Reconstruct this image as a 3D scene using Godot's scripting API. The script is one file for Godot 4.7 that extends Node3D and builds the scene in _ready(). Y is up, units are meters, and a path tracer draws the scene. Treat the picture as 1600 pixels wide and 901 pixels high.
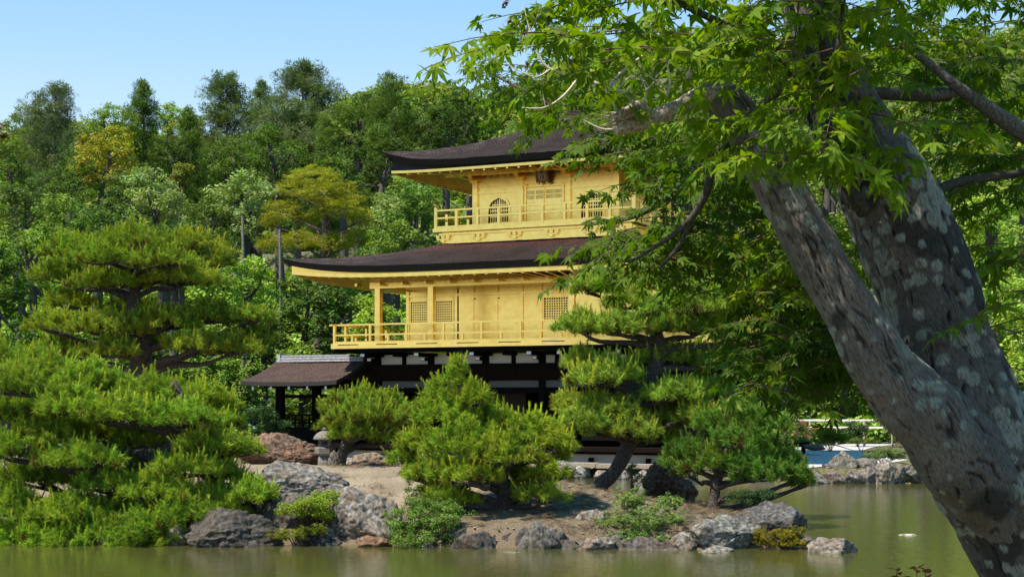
extends Node3D

# Lens of the photograph: focal length and horizon in its 1600-pixel-wide frame; the eye stands 2.5 m above the pond.
const F := 2370.0
const VH := 624.0
const EYE := 2.5
const TH := 0.452            # turn of the pavilion's front away from the picture plane

var rng := RandomNumberGenerator.new()
var taken := {}
var M := {}
var n1 := FastNoiseLite.new()
var n2 := FastNoiseLite.new()
var nr := FastNoiseLite.new()
var cells := FastNoiseLite.new()


func P(u: float, v: float, d: float) -> Vector3:
	return Vector3((u - 800.0) / F * d, EYE - (v - VH) / F * d, -d)


class Geo:
	var p := PackedVector3Array()
	var c := PackedColorArray()
	var ix := PackedInt32Array()

	func tri(a: Vector3, b: Vector3, d: Vector3, col := Color.WHITE) -> void:
		var i := p.size()
		p.append(a); p.append(b); p.append(d)
		c.append(col); c.append(col); c.append(col)
		ix.append(i); ix.append(i + 2); ix.append(i + 1)

	func quad(a: Vector3, b: Vector3, d: Vector3, e: Vector3, col := Color.WHITE) -> void:
		tri(a, b, d, col)
		tri(a, d, e, col)

	func vert(a: Vector3, col := Color.WHITE) -> int:
		p.append(a); c.append(col)
		return p.size() - 1

	func face(a: int, b: int, d: int) -> void:
		ix.append(a); ix.append(d); ix.append(b)

	func box(x0: float, x1: float, y0: float, y1: float, z0: float, z1: float, col := Color.WHITE, xf := Transform3D()) -> void:
		var i := p.size()
		for k in 8:
			p.append(xf * Vector3(x1 if k & 1 else x0, y1 if k & 2 else y0, z1 if k & 4 else z0)); c.append(col)
		for f in [[0, 2, 3, 1], [4, 5, 7, 6], [0, 4, 6, 2], [1, 3, 7, 5], [0, 1, 5, 4], [2, 6, 7, 3]]:
			face(i + f[0], i + f[1], i + f[2])
			face(i + f[0], i + f[2], i + f[3])

	func beam(a: Vector3, b: Vector3, w: float, h: float, col := Color.WHITE, up := Vector3.UP) -> void:
		var z := (b - a).normalized()
		var x := up.cross(z).normalized()
		var y := z.cross(x)
		box(-w / 2, w / 2, -h / 2, h / 2, 0, (b - a).length(), col, Transform3D(Basis(x, y, z), a))

	func tube(path: PackedVector3Array, radii: PackedFloat32Array, seg := 8, col := Color.WHITE, noise: FastNoiseLite = null, amp := 0.0) -> void:
		var n := path.size()
		var first := p.size()
		var t := (path[1] - path[0]).normalized()
		var x := t.cross(Vector3(0.31, 0.12, 0.94)).normalized()
		for i in n:
			var tt := (path[mini(i + 1, n - 1)] - path[maxi(i - 1, 0)]).normalized()
			x = (x - tt * x.dot(tt)).normalized()
			var y := tt.cross(x)
			for k in seg:
				var a := TAU * k / seg
				var dir := x * cos(a) + y * sin(a)
				var r := radii[i]
				if noise:
					r *= 1.0 + amp * noise.get_noise_3dv(path[i] + dir * radii[i])
				p.append(path[i] + dir * r); c.append(col)
		for i in n - 1:
			for k in seg:
				var a := first + i * seg + k
				var b := first + i * seg + (k + 1) % seg
				face(a, b, b + seg)
				face(a, b + seg, a + seg)
		for e in 2:
			var at := path[0 if e == 0 else n - 1]
			var m := vert(at, col)
			var base := first + (0 if e == 0 else (n - 1) * seg)
			for k in seg:
				if e == 0:
					face(m, base + (k + 1) % seg, base + k)
				else:
					face(m, base + k, base + (k + 1) % seg)

	func lathe(prof: Array, seg := 12, at := Vector3.ZERO, col := Color.WHITE) -> void:
		var first := p.size()
		for q in prof:
			for k in seg:
				var a := TAU * k / seg
				p.append(at + Vector3(cos(a) * q[0], q[1], -sin(a) * q[0])); c.append(col)
		for i in prof.size() - 1:
			for k in seg:
				var a := first + i * seg + k
				var b := first + i * seg + (k + 1) % seg
				face(a, b, b + seg)
				face(a, b + seg, a + seg)

	func mesh(smooth := false) -> ArrayMesh:
		var a := []
		a.resize(Mesh.ARRAY_MAX)
		a[Mesh.ARRAY_VERTEX] = p
		a[Mesh.ARRAY_COLOR] = c
		a[Mesh.ARRAY_INDEX] = ix
		if smooth:
			var n := PackedVector3Array()
			n.resize(p.size())
			for i in range(0, ix.size(), 3):
				var q := (p[ix[i + 2]] - p[ix[i]]).cross(p[ix[i + 1]] - p[ix[i]])
				n[ix[i]] += q; n[ix[i + 1]] += q; n[ix[i + 2]] += q
			for i in n.size():
				n[i] = n[i].normalized()
			a[Mesh.ARRAY_NORMAL] = n
		var m := ArrayMesh.new()
		m.add_surface_from_arrays(Mesh.PRIMITIVE_TRIANGLES, a)
		return m


func numbered(called: String, parent: Node) -> String:
	var key := str(parent.get_instance_id()) + called
	var k: int = taken.get(key, 0)
	taken[key] = k + 1
	return called if k == 0 else "%s_%03d" % [called, k]

func put(called: String, mesh: Mesh, mat: Material, parent: Node3D = self, at := Vector3.ZERO) -> MeshInstance3D:
	var o := MeshInstance3D.new()
	o.name = numbered(called, parent)
	o.mesh = mesh
	o.material_override = mat
	o.position = at
	parent.add_child(o, true)
	return o

func tag(o: Node3D, label := "", category := "", group := "", kind := "") -> Node3D:
	if label: o.set_meta("label", label)
	if category: o.set_meta("category", category)
	if group: o.set_meta("group", group)
	if kind: o.set_meta("kind", kind)
	return o

func thing(called: String, label: String, category: String, at := Vector3.ZERO, turn := 0.0, group := "") -> Node3D:
	var o := Node3D.new()
	o.name = numbered(called, self)
	o.position = at
	o.rotation.y = turn
	add_child(o, true)
	tag(o, label, category, group)
	return o

func scatter(called: String, mesh: Mesh, mat: Material, where: Array, tints: Array, parent: Node3D = self) -> MultiMeshInstance3D:
	var mm := MultiMesh.new()
	mm.transform_format = MultiMesh.TRANSFORM_3D
	mm.use_colors = true
	mm.mesh = mesh
	mm.instance_count = where.size()
	for i in where.size():
		mm.set_instance_transform(i, where[i])
		mm.set_instance_color(i, tints[i])
	var o := MultiMeshInstance3D.new()
	o.name = numbered(called, parent)
	o.multimesh = mm
	o.material_override = mat
	parent.add_child(o, true)
	o.set_meta("kind", "stuff")
	return o

func lin(r: float, g: float, b: float) -> Color:      # a linear base colour as the sRGB that albedo_color takes
	return Color(r, g, b).linear_to_srgb()

func noise_tex(freq: float, ramp: Array, size := 512, seed_ := 1, octaves := 5, normal := false, bump := 4.0, kind := FastNoiseLite.TYPE_SIMPLEX_SMOOTH) -> NoiseTexture2D:
	var n := FastNoiseLite.new()
	n.seed = seed_
	n.noise_type = kind
	n.frequency = freq
	n.fractal_octaves = octaves
	var t := NoiseTexture2D.new()
	t.width = size
	t.height = size
	t.seamless = true
	t.noise = n
	if normal:
		t.as_normal_map = true
		t.bump_strength = bump
	else:
		var g := Gradient.new()
		var off := PackedFloat32Array()
		var col := PackedColorArray()
		for q in ramp:
			off.append(q[0]); col.append(q[1])
		g.offsets = off
		g.colors = col
		t.color_ramp = g
	return t

func mat(color: Color, rough := 0.8, metal := 0.0) -> StandardMaterial3D:
	var m := StandardMaterial3D.new()
	m.albedo_color = color
	m.roughness = rough
	m.metallic = metal
	m.cull_mode = BaseMaterial3D.CULL_DISABLED
	return m

func tri_tex(m: StandardMaterial3D, albedo: Texture2D, normal: Texture2D, scale: float, strength := 1.0, world := true) -> StandardMaterial3D:
	if albedo: m.albedo_texture = albedo
	if normal:
		m.normal_enabled = true
		m.normal_texture = normal
		m.normal_scale = strength
	m.uv1_triplanar = true
	m.uv1_world_triplanar = world
	m.uv1_scale = Vector3.ONE * scale
	return m

func leaf_mat(back: Color, rough := 0.55) -> StandardMaterial3D:
	var m := mat(Color.WHITE, rough)
	m.vertex_color_use_as_albedo = true
	m.metallic_specular = 0.22
	m.backlight_enabled = true
	m.backlight = back
	return m

func materials() -> void:
	var w := Color.WHITE
	var fine := noise_tex(0.02, [[0.25, Color(0.72, 0.72, 0.72)], [0.75, w]], 512, 3)
	var fine_n := noise_tex(0.03, [], 512, 4, 5, true, 6.0)
	var rock_n := noise_tex(0.012, [], 512, 5, 5, true, 4.0)
	M.gold = tri_tex(mat(Color(1.0, 0.86, 0.485), 0.27, 1.0), noise_tex(0.012, [[0.25, Color(0.955, 0.935, 0.89)], [0.65, w]], 512, 8, 5), noise_tex(0.01, [], 512, 9, 4, true, 1.2), 0.5, 0.2)
	M.gold_shaded = mat(Color(1.0, 0.78, 0.36), 0.3, 1.0)  # shaded copy of the gold, orange interreflection painted into its colour
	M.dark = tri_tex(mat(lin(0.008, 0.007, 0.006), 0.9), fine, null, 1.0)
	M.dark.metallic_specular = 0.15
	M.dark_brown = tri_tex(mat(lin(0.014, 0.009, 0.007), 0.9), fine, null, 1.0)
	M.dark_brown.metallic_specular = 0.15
	M.plaster = mat(lin(0.55, 0.55, 0.535), 0.9)
	M.paper = mat(lin(0.24, 0.22, 0.22), 0.9)
	M.dim_paper = mat(lin(0.10, 0.09, 0.08), 0.9)
	M.white_paint = mat(lin(0.75, 0.75, 0.75), 0.6)
	M.roof = tri_tex(mat(w, 0.9), noise_tex(0.05, [[0.25, Color(0.45, 0.42, 0.42)], [0.5, Color(0.68, 0.63, 0.62)], [0.68, Color(0.8, 0.77, 0.77)], [0.8, Color(1, 1, 1)]], 1024, 11, 6), noise_tex(0.06, [], 512, 12, 5, true, 8.0), 0.28, 0.7)
	M.roof.vertex_color_use_as_albedo = true
	M.roof.metallic_specular = 0.15
	M.roof_edge = mat(lin(0.014, 0.011, 0.011), 0.8)
	M.ridge = tri_tex(mat(lin(0.42, 0.42, 0.44), 0.6), fine, null, 1.0)
	M.stone = tri_tex(mat(lin(0.36, 0.29, 0.22), 0.9), fine, rock_n, 1.6, 1.0)
	M.lantern = tri_tex(mat(lin(0.24, 0.225, 0.2), 0.95), noise_tex(0.03, [[0.3, Color(0.5, 0.5, 0.48)], [0.6, w]], 512, 15, 5), rock_n, 2.2, 1.0)
	M.rock = tri_tex(mat(w, 0.95), noise_tex(0.014, [[0.28, Color(0.5, 0.48, 0.45)], [0.48, Color(0.8, 0.78, 0.75)], [0.68, w]], 1024, 16, 6), rock_n, 0.7, 0.9)
	M.rock.vertex_color_use_as_albedo = true
	M.bark = tri_tex(mat(w, 0.92), noise_tex(0.02, [[0.25, Color(0.6, 0.58, 0.56)], [0.4, Color(0.88, 0.87, 0.86)], [0.62, w]], 1024, 17, 6), noise_tex(0.02, [], 1024, 18, 6, true, 4.0), 2.0, 0.2, false)
	M.bark.uv1_scale = Vector3(7.0, 1.3, 7.0)
	M.bark_limb = tri_tex(mat(w, 0.92), noise_tex(0.03, [[0.25, Color(0.62, 0.6, 0.59)], [0.6, w]], 512, 17, 5), null, 4.0)
	M.bark_limb.vertex_color_use_as_albedo = true
	M.bark.vertex_color_use_as_albedo = true
	M.pine_bark = tri_tex(mat(w, 0.95), noise_tex(0.03, [[0.3, Color(0.35, 0.33, 0.32)], [0.6, w]], 512, 19, 5), noise_tex(0.025, [], 512, 20, 5, true, 14.0), 1.6, 1.3)
	M.pine_bark.vertex_color_use_as_albedo = true
	M.twig = mat(w, 0.85)
	M.twig.vertex_color_use_as_albedo = true
	M.gravel = tri_tex(mat(w, 0.95), noise_tex(0.06, [[0.25, Color(0.6, 0.56, 0.52)], [0.5, Color(0.88, 0.85, 0.82)], [0.75, w]], 1024, 21, 6), noise_tex(0.09, [], 1024, 22, 4, true, 7.0), 0.55, 0.7)
	M.gravel.vertex_color_use_as_albedo = true
	M.soil = tri_tex(mat(lin(0.17, 0.14, 0.085), 0.95), noise_tex(0.03, [[0.25, Color(0.4, 0.42, 0.3)], [0.6, Color(0.8, 0.85, 0.6)], [0.8, w]], 512, 23, 5), fine_n, 0.25, 0.8)
	M.sand = tri_tex(mat(lin(0.55, 0.54, 0.52), 0.95), fine, fine_n, 0.6, 0.3)
	M.pebble = mat(w, 0.9)
	M.pebble.vertex_color_use_as_albedo = true
	M.water = mat(lin(0.060, 0.060, 0.016), 0.04)
	tri_tex(M.water, null, noise_tex(0.02, [], 1024, 25, 5, true, 3.0), 0.22, 0.34)
	M.water.uv1_scale = Vector3(0.13, 0.13, 0.36)
	M.needle = leaf_mat(Color(0.75, 0.8, 0.28), 0.6)
	M.leaf = leaf_mat(Color(0.75, 0.85, 0.3), 0.65)
	M.maple = leaf_mat(Color(0.95, 1.0, 0.3), 0.5)
	M.cloth = mat(w, 0.9)
	M.cloth.vertex_color_use_as_albedo = true


func _ready() -> void:
	rng.seed = 20240511
	n1.seed = 7; n1.frequency = 1.0; n1.fractal_octaves = 4
	n2.seed = 19; n2.frequency = 1.0; n2.fractal_octaves = 3
	nr.seed = 31; nr.frequency = 1.0; nr.fractal_type = FastNoiseLite.FRACTAL_RIDGED; nr.fractal_octaves = 4
	cells.seed = 5; cells.frequency = 1.0; cells.noise_type = FastNoiseLite.TYPE_CELLULAR; cells.fractal_type = FastNoiseLite.FRACTAL_NONE; cells.cellular_return_type = FastNoiseLite.RETURN_DISTANCE
	# camera
	var cam := Camera3D.new()
	cam.name = "camera"
	cam.projection = Camera3D.PROJECTION_FRUSTUM
	cam.near = 0.1
	cam.far = 2500.0
	cam.size = 901.0 / F * 0.1
	cam.frustum_offset = Vector2(0.0, (VH - 450.5) / F * 0.1)
	cam.position = Vector3(0, EYE, 0)
	add_child(cam)
	cam.current = true
	# sky, sun, exposure
	var sky := ProceduralSkyMaterial.new()
	sky.sky_top_color = lin(0.045, 0.235, 0.45)
	sky.sky_horizon_color = lin(0.9, 0.9, 0.88)
	sky.sky_curve = 0.10
	sky.ground_bottom_color = lin(0.10, 0.11, 0.07)
	sky.ground_horizon_color = lin(0.4, 0.45, 0.42)
	sky.sky_energy_multiplier = 1.0
	var env := Environment.new()
	env.background_mode = Environment.BG_SKY
	env.sky = Sky.new()
	env.sky.sky_material = sky
	env.tonemap_mode = Environment.TONE_MAPPER_LINEAR
	env.tonemap_exposure = 1.95
	env.sdfgi_enabled = true
	env.ssao_enabled = true
	env.ssil_enabled = true
	var we := WorldEnvironment.new()
	we.name = "world_environment"
	we.environment = env
	add_child(we)
	var sun := DirectionalLight3D.new()
	sun.name = "sun"
	sun.light_energy = 1.5
	sun.light_color = Color(1.0, 0.96, 0.9)
	sun.light_angular_distance = 0.5
	sun.shadow_enabled = true
	add_child(sun)
	sun.look_at_from_position(Vector3.ZERO, -Vector3(-0.45, 0.85, 0.24), Vector3.FORWARD)
	# the setting, then the things
	materials()
	terrain()
	pavilion()
	fishing_deck()
	forest()
	rocks()
	lantern()
	pines()
	shrubs()
	right_bank()
	visitors()
	maples()


# ---------------------------------------------------------------- terrain
const FAR_BANK := [[-90.0, 66.0], [-22.0, 60.0], [-12.0, 56.5], [-8.5, 54.0], [5.75, 46.7], [7.3, 48.2], [8.3, 45.7], [13.5, 45.2], [24.0, 43.0], [90.0, 36.0]]
var isle := PackedVector2Array()

func bank(x: float) -> float:
	for i in FAR_BANK.size() - 1:
		if x < FAR_BANK[i + 1][0]:
			return remap(x, FAR_BANK[i][0], FAR_BANK[i + 1][0], FAR_BANK[i][1], FAR_BANK[i + 1][1])
	return 36.0

func ground_y(x: float, d: float) -> float:
	if d < 20.0:
		return 0.95 - 1.75 * smoothstep(6.3, 10.5, d)
	var s := d - bank(x)
	if s < 0.0:
		return -0.8 * smoothstep(0.0, 1.6, -s)
	var y := 0.4 * smoothstep(0.0, 0.3, s)
	y += 0.2 * maxf(0.0, minf(d, 150.0) - 66.0 - 16.0 * smoothstep(4.0, 9.0, x)) * (1.0 + 0.12 * n2.get_noise_2d(x * 0.03, d * 0.03))
	if d > 150.0:
		var u := x / d * F + 800.0
		var top := 68.0 + 12.0 * smoothstep(250.0, 740.0, u) + 14.0 * smoothstep(740.0, 960.0, u) + 3.0 * sin(u * 0.013)
		y += (top - y) * smoothstep(150.0, 430.0, d) * (1.0 - smoothstep(450.0, 700.0, d))
	return y

func isle_depth(x: float, d: float) -> float:      # metres inside the island's shore, negative in the water
	var q := Vector2(x, d)
	var best := 1e9
	for i in isle.size():
		var a := isle[i]
		var b := isle[(i + 1) % isle.size()]
		best = minf(best, q.distance_to(Geometry2D.get_closest_point_to_segment(q, a, b)))
	return best if Geometry2D.is_point_in_polygon(q, isle) else -best

func isle_y(x: float, d: float) -> float:
	var s := isle_depth(x, d)
	if s < 0.0:
		return -0.6 * smoothstep(0.0, 0.7, -s)
	return 0.34 * smoothstep(0.0, 0.45, s) + 0.72 * smoothstep(0.3, 6.0, s) + 0.05 * n2.get_noise_2d(x * 0.6, d * 0.6)

func terrain() -> void:
	for q in [[-400, 26.9], [-200, 26.8], [0, 26.7], [280, 26.5], [420, 26.1], [500, 26.2], [700, 25.7], [860, 25.6], [1000, 25.6], [1100, 25.2], [1200, 25.6], [1256, 26.3], [1268, 27.3], [1222, 29.0], [1150, 31.5], [1050, 34.0], [900, 36.5], [700, 38.5], [500, 39.5], [300, 40.0], [-400, 41.0]]:
		isle.append(Vector2((q[0] - 800.0) / F * q[1], q[1]))
	var xs := PackedFloat32Array()
	var x := -700.0
	while x <= 700.0:
		xs.append(x)
		x += 40.0 if absf(x + 20.0) >= 150.0 and absf(x) > 100.0 else (6.0 if absf(x) > 24.0 else 0.6)
	var ds := PackedFloat32Array()
	var d := -60.0
	while d <= 1200.0:
		ds.append(d)
		if d < 0.0: d += 10.0
		elif d < 13.0: d += 0.7
		elif d < 42.0: d += 4.0
		elif d < 64.0: d += 0.3
		elif d < 200.0: d += 5.0
		else: d += 25.0
	var g := Geo.new()
	for j in ds.size():
		for i in xs.size():
			g.vert(Vector3(xs[i], ground_y(xs[i], ds[j]), -ds[j]))
	for j in ds.size() - 1:
		for i in xs.size() - 1:
			var a := j * xs.size() + i
			g.face(a, a + 1, a + xs.size() + 1)
			g.face(a, a + xs.size() + 1, a + xs.size())
	tag(put("ground", g.mesh(true), M.soil), "earth ground round the pond rising to a wooded hillside", "", "", "structure")
	# the island
	g = Geo.new()
	var nx := 108
	var nd := 76
	for j in nd:
		for i in nx:
			var px := -17.0 + 23.2 * i / (nx - 1)
			var pd := 24.4 + 17.4 * j / (nd - 1)
			var sd := isle_depth(px, pd)
			var earth := clampf(smoothstep(2.2, 0.4, sd) + 0.55 * smoothstep(-0.1, 0.45, n1.get_noise_2d(px * 0.7, pd * 0.7)) + 0.75 * smoothstep(-1.5, 1.5, px), 0.0, 1.0)  # noise gives bare soil; shore and right-hand terms paint the bank's shade
			g.vert(Vector3(px, isle_y(px, pd), -pd), Color(0.33, 0.27, 0.185).lerp(Color(0.17, 0.13, 0.085), maxf(earth, smoothstep(-4.6, -6.4, px) * smoothstep(31.0, 28.0, pd))))  # left-hand term paints the shade under the overhanging pine
	for j in nd - 1:
		for i in nx - 1:
			var a := j * nx + i
			g.face(a, a + 1, a + nx + 1)
			g.face(a, a + nx + 1, a + nx)
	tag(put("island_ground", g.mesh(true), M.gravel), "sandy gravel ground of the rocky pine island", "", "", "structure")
	# loose grit, twigs and needles on it
	var st := Geo.new()
	for k in 5:
		var a := TAU * k / 5
		var b := TAU * (k + 1) / 5
		st.tri(Vector3(cos(a), 0, -sin(a)), Vector3(cos(b), 0, -sin(b)), Vector3(0, 0.7, 0))
	var where := []
	var tints := []
	while where.size() < 5200:
		var px := rng.randf_range(-6.5, 5.5)
		var pd := rng.randf_range(25.5, 36.0)
		if isle_depth(px, pd) < 0.15: continue
		var s := rng.randf_range(0.008, 0.024) * (1.8 if rng.randf() < 0.03 else 1.0)
		where.append(Transform3D(Basis(Vector3.UP, rng.randf() * TAU).scaled(Vector3(s, s * 0.8, s * rng.randf_range(0.6, 2.2))), Vector3(px, isle_y(px, pd), -pd)))
		var t := rng.randf_range(0.10, 0.32)
		tints.append(Color(t, t * rng.randf_range(0.72, 0.9), t * rng.randf_range(0.45, 0.75)))
	tag(scatter("gravel", st.mesh(), M.pebble, where, tints), "loose grit, needles and small stones lying on the island", "", "", "stuff")
	var nd_ := Geo.new()
	for k in 5:
		var a := rng.randf() * PI
		var o_ := Vector3(rng.randf_range(-1, 1), 0.06 * k, rng.randf_range(-1, 1)) * 0.8
		nd_.tri(o_ - Vector3(cos(a), 0, sin(a)), o_ + Vector3(-sin(a), 0.15, cos(a)) * 0.09, o_ + Vector3(cos(a), 0.1, sin(a)))
	where = []
	tints = []
	while where.size() < 6000:
		var px := rng.randf_range(-6.5, 5.4)
		var pd := rng.randf_range(25.6, 35.0)
		if isle_depth(px, pd) < 0.1 or n1.get_noise_2d(px * 0.8, pd * 0.8) + 0.1 * px < rng.randf_range(-0.3, 0.5): continue
		where.append(Transform3D(jitter_basis(rng.randf_range(0.05, 0.11), 1.0, 0.25), Vector3(px, isle_y(px, pd) + 0.012, -pd)))
		tints.append(shade([Color(0.16, 0.085, 0.04), Color(0.10, 0.06, 0.035), Color(0.07, 0.085, 0.03)][rng.randi() % 3], 0.3))
	tag(scatter("needle_litter", nd_.mesh(), M.pebble, where, tints), "fallen brown pine needles and scraps on the island ground", "", "", "stuff")
	# water
	g = Geo.new()
	g.quad(Vector3(-140, 0, -5), Vector3(140, 0, -5), Vector3(140, 0, -75), Vector3(-140, 0, -75))
	tag(put("pond_water", g.mesh(), M.water), "murky olive green pond water with small ripples", "", "", "structure")


# ---------------------------------------------------------------- the golden pavilion
const BY := 0.33
var B: Node3D

func bx(called: String, m: Material, x0: float, x1: float, y0: float, y1: float, z0: float, z1: float, parent: Node3D = null) -> MeshInstance3D:
	var g := Geo.new()
	g.box(x0, x1, y0 - BY, y1 - BY, z0, z1)
	return put(called, g.mesh(), m, B if parent == null else parent)

# A hipped, sagging roof: eave rectangle (ox, oz), inner rectangle (ix, iz), heights at mid-eave and at the top; corners lifted.
func roof_y(t: float, s: float, y0: float, y1: float, k: float, lift: float) -> float:
	return y0 + (y1 - y0) * (k * t + (1.0 - k) * t * t) + lift * pow(absf(s), 4.5) * pow(1.0 - t, 2.0)

func roof_pt(side: int, s: float, t: float, R: Dictionary, dy := 0.0, inset := 0.0) -> Vector3:
	var hx: float = lerpf(R.ox - inset, R.ix, t)
	var hz: float = lerpf(R.oz - inset, R.iz, t)
	var y := roof_y(t, s, R.y0, R.y1, R.k, R.lift) + dy - BY
	match side:
		0: return Vector3(s * hx, y, hz)
		1: return Vector3(hx, y, -s * hz)
		2: return Vector3(-s * hx, y, -hz)
	return Vector3(-hx, y, s * hz)

func hip_roof(called: String, R: Dictionary) -> void:
	var g := Geo.new()
	var e := Geo.new()
	var u := Geo.new()
	var ns := 130
	var nt := 34
	for side in 4:
		var first := g.p.size()
		for j in nt + 1:
			for i in ns + 1:
				var s := -1.0 + 2.0 * i / ns
				var q := roof_pt(side, s, float(j) / nt, R)
				q.y += 0.018 * n1.get_noise_2d(q.x * 1.3 + side * 9.0, q.z * 1.3)
				var t_ := float(j) / nt
				var tone := 0.95 + 0.35 * n1.get_noise_3d(q.x * 0.8, side * 7.0, q.z * 0.8) + 0.25 * n1.get_noise_3d(q.x * 4.0, side * 3.0 + 9.0, q.z * 9.0)
				var col := Color(tone, tone, tone)
				col = col.lerp(Color(2.3, 1.1, 0.95) * tone, 0.65 * smoothstep(0.6, 0.98, t_ + 0.15 * n2.get_noise_2d(q.x, q.z)) * R.rust)
				var worn := smoothstep(0.62, 1.0, absf(s) + 0.3 * n1.get_noise_3d(q.x * 1.2, 4.0, q.z * 1.2)) * smoothstep(-0.2, 0.2, n1.get_noise_3d(q.x * 5.0, 1.0, q.z * 5.0))
				col = col.lerp(Color(2.7, 2.75, 2.8), worn * 0.75)
				col = Color(col.r * 0.066, col.g * 0.055, col.b * 0.052)
				g.vert(q, col)
		for j in nt:
			for i in ns:
				var a := first + j * (ns + 1) + i
				g.face(a, a + 1, a + ns + 2)
				g.face(a, a + ns + 2, a + ns + 1)
		for i in ns:
			var s0 := -1.0 + 2.0 * i / ns
			var s1 := -1.0 + 2.0 * (i + 1) / ns
			# the thick cut edge leans inwards below
			e.quad(roof_pt(side, s0, 0, R, -R.th, 0.16), roof_pt(side, s1, 0, R, -R.th, 0.16), roof_pt(side, s1, 0, R, -0.003), roof_pt(side, s0, 0, R, -0.003))
			for j in 5:
				var t0 := 0.55 * j / 5.0
				var t1 := 0.55 * (j + 1) / 5.0
				u.quad(roof_pt(side, s0, t1, R, -R.th - 0.02), roof_pt(side, s1, t1, R, -R.th - 0.02), roof_pt(side, s1, t0, R, -R.th, 0.16), roof_pt(side, s0, t0, R, -R.th, 0.16))
	var r := put(called, g.mesh(true), M.roof, B)
	put("eave_edge", e.mesh(), M.roof_edge, r)
	put("eave_underside", u.mesh(), M.roof_edge, r)

# Gold soffit, fascia and rafters under the roof, following its lifted corners.
func eaves(R: Dictionary, wx: float, wz: float, yw: float, drop: float, step: float, thick := 0.12, bend := 0.55, gap := false) -> void:
	var so := Geo.new()
	var fa := Geo.new()
	var gp := Geo.new()
	var ns := 40
	var ins := 0.3
	var low := func(side: int, s: float, a: float, dy: float) -> Vector3:
		var o := roof_pt(side, s, 0, R, 0.0, ins)
		o.y = R.y0 - R.th - drop - BY + R.lift * bend * pow(absf(s), 4.5)
		var w := Vector3(s * wx, yw - BY, wz)
		match side:
			1: w = Vector3(wx, yw - BY, -s * wz)
			2: w = Vector3(-s * wx, yw - BY, -wz)
			3: w = Vector3(-wx, yw - BY, s * wz)
		return o.lerp(w, a) + Vector3(0, dy, 0)
	for side in 4:
		for i in ns:
			var s0 := -1.0 + 2.0 * i / ns
			var s1 := -1.0 + 2.0 * (i + 1) / ns
			so.quad(low.call(side, s0, 1.0, 0.12), low.call(side, s1, 1.0, 0.12), low.call(side, s1, 0.0, 0.0), low.call(side, s0, 0.0, 0.0))
			(gp if gap else so).quad(low.call(side, s0, 0.0, 0.0), low.call(side, s1, 0.0, 0.0), roof_pt(side, s1, 0, R, -R.th - 0.004, 0.32), roof_pt(side, s0, 0, R, -R.th - 0.004, 0.32))
			fa.quad(low.call(side, s0, -0.02, 0.03 - thick), low.call(side, s1, -0.02, 0.03 - thick), low.call(side, s1, -0.02, 0.03), low.call(side, s0, -0.02, 0.03))
			fa.quad(low.call(side, s0, 0.03, 0.03 - thick), low.call(side, s1, 0.03, 0.03 - thick), low.call(side, s1, -0.02, 0.03 - thick), low.call(side, s0, -0.02, 0.03 - thick))
			(gp if gap else fa).quad(low.call(side, s0, -0.02 if not gap else 0.04, 0.03), low.call(side, s1, -0.02 if not gap else 0.04, 0.03), roof_pt(side, s1, 0, R, -R.th + 0.02, 0.25), roof_pt(side, s0, 0, R, -R.th + 0.02, 0.25))
	put("soffit", so.mesh(), M.gold_shaded, B)
	put("eave_fascia", fa.mesh(), M.gold, B)
	if gap: put("eave_gap_board", gp.mesh(), M.roof_edge, B)
	for side in [0, 1, 3]:
		var half: float = R.ox if side == 0 else R.oz
		var n := int(2.0 * half / step)
		for i in range(1, n):
			var s := -1.0 + 2.0 * i / n
			var g := Geo.new()
			g.beam(low.call(side, s, 0.03, -0.06), low.call(side, s * 1.0, 0.97, 0.03), 0.085, 0.11)
			put("rafter", g.mesh(), M.gold, B)

func rail_run(a: Vector3, b: Vector3, step: float, hs: Array, post_w: float, rail_w: float, short_every := 0) -> void:
	var n := int(round(a.distance_to(b) / step))
	for k in hs.size():
		var g := Geo.new()
		var dir := (b - a).normalized() * (0.22 if k == hs.size() - 1 and short_every > 0 else 0.04)
		g.beam(a - dir + Vector3(0, hs[k], 0), b + dir + Vector3(0, hs[k], 0), rail_w, rail_w * (1.3 if k == 0 else 0.9))
		put("rail", g.mesh(), M.gold, B)
	for i in range(1, n):
		var q := a.lerp(b, float(i) / n)
		var top: float = hs[hs.size() - 1]
		if short_every > 0 and i % short_every != 0:
			top = hs[hs.size() - 2]
		var g := Geo.new()
		g.box(q.x - post_w / 2, q.x + post_w / 2, q.y, q.y + top - rail_w * 0.4, q.z - post_w / 2, q.z + post_w / 2)
		put("rail_post", g.mesh(), M.gold, B)

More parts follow.
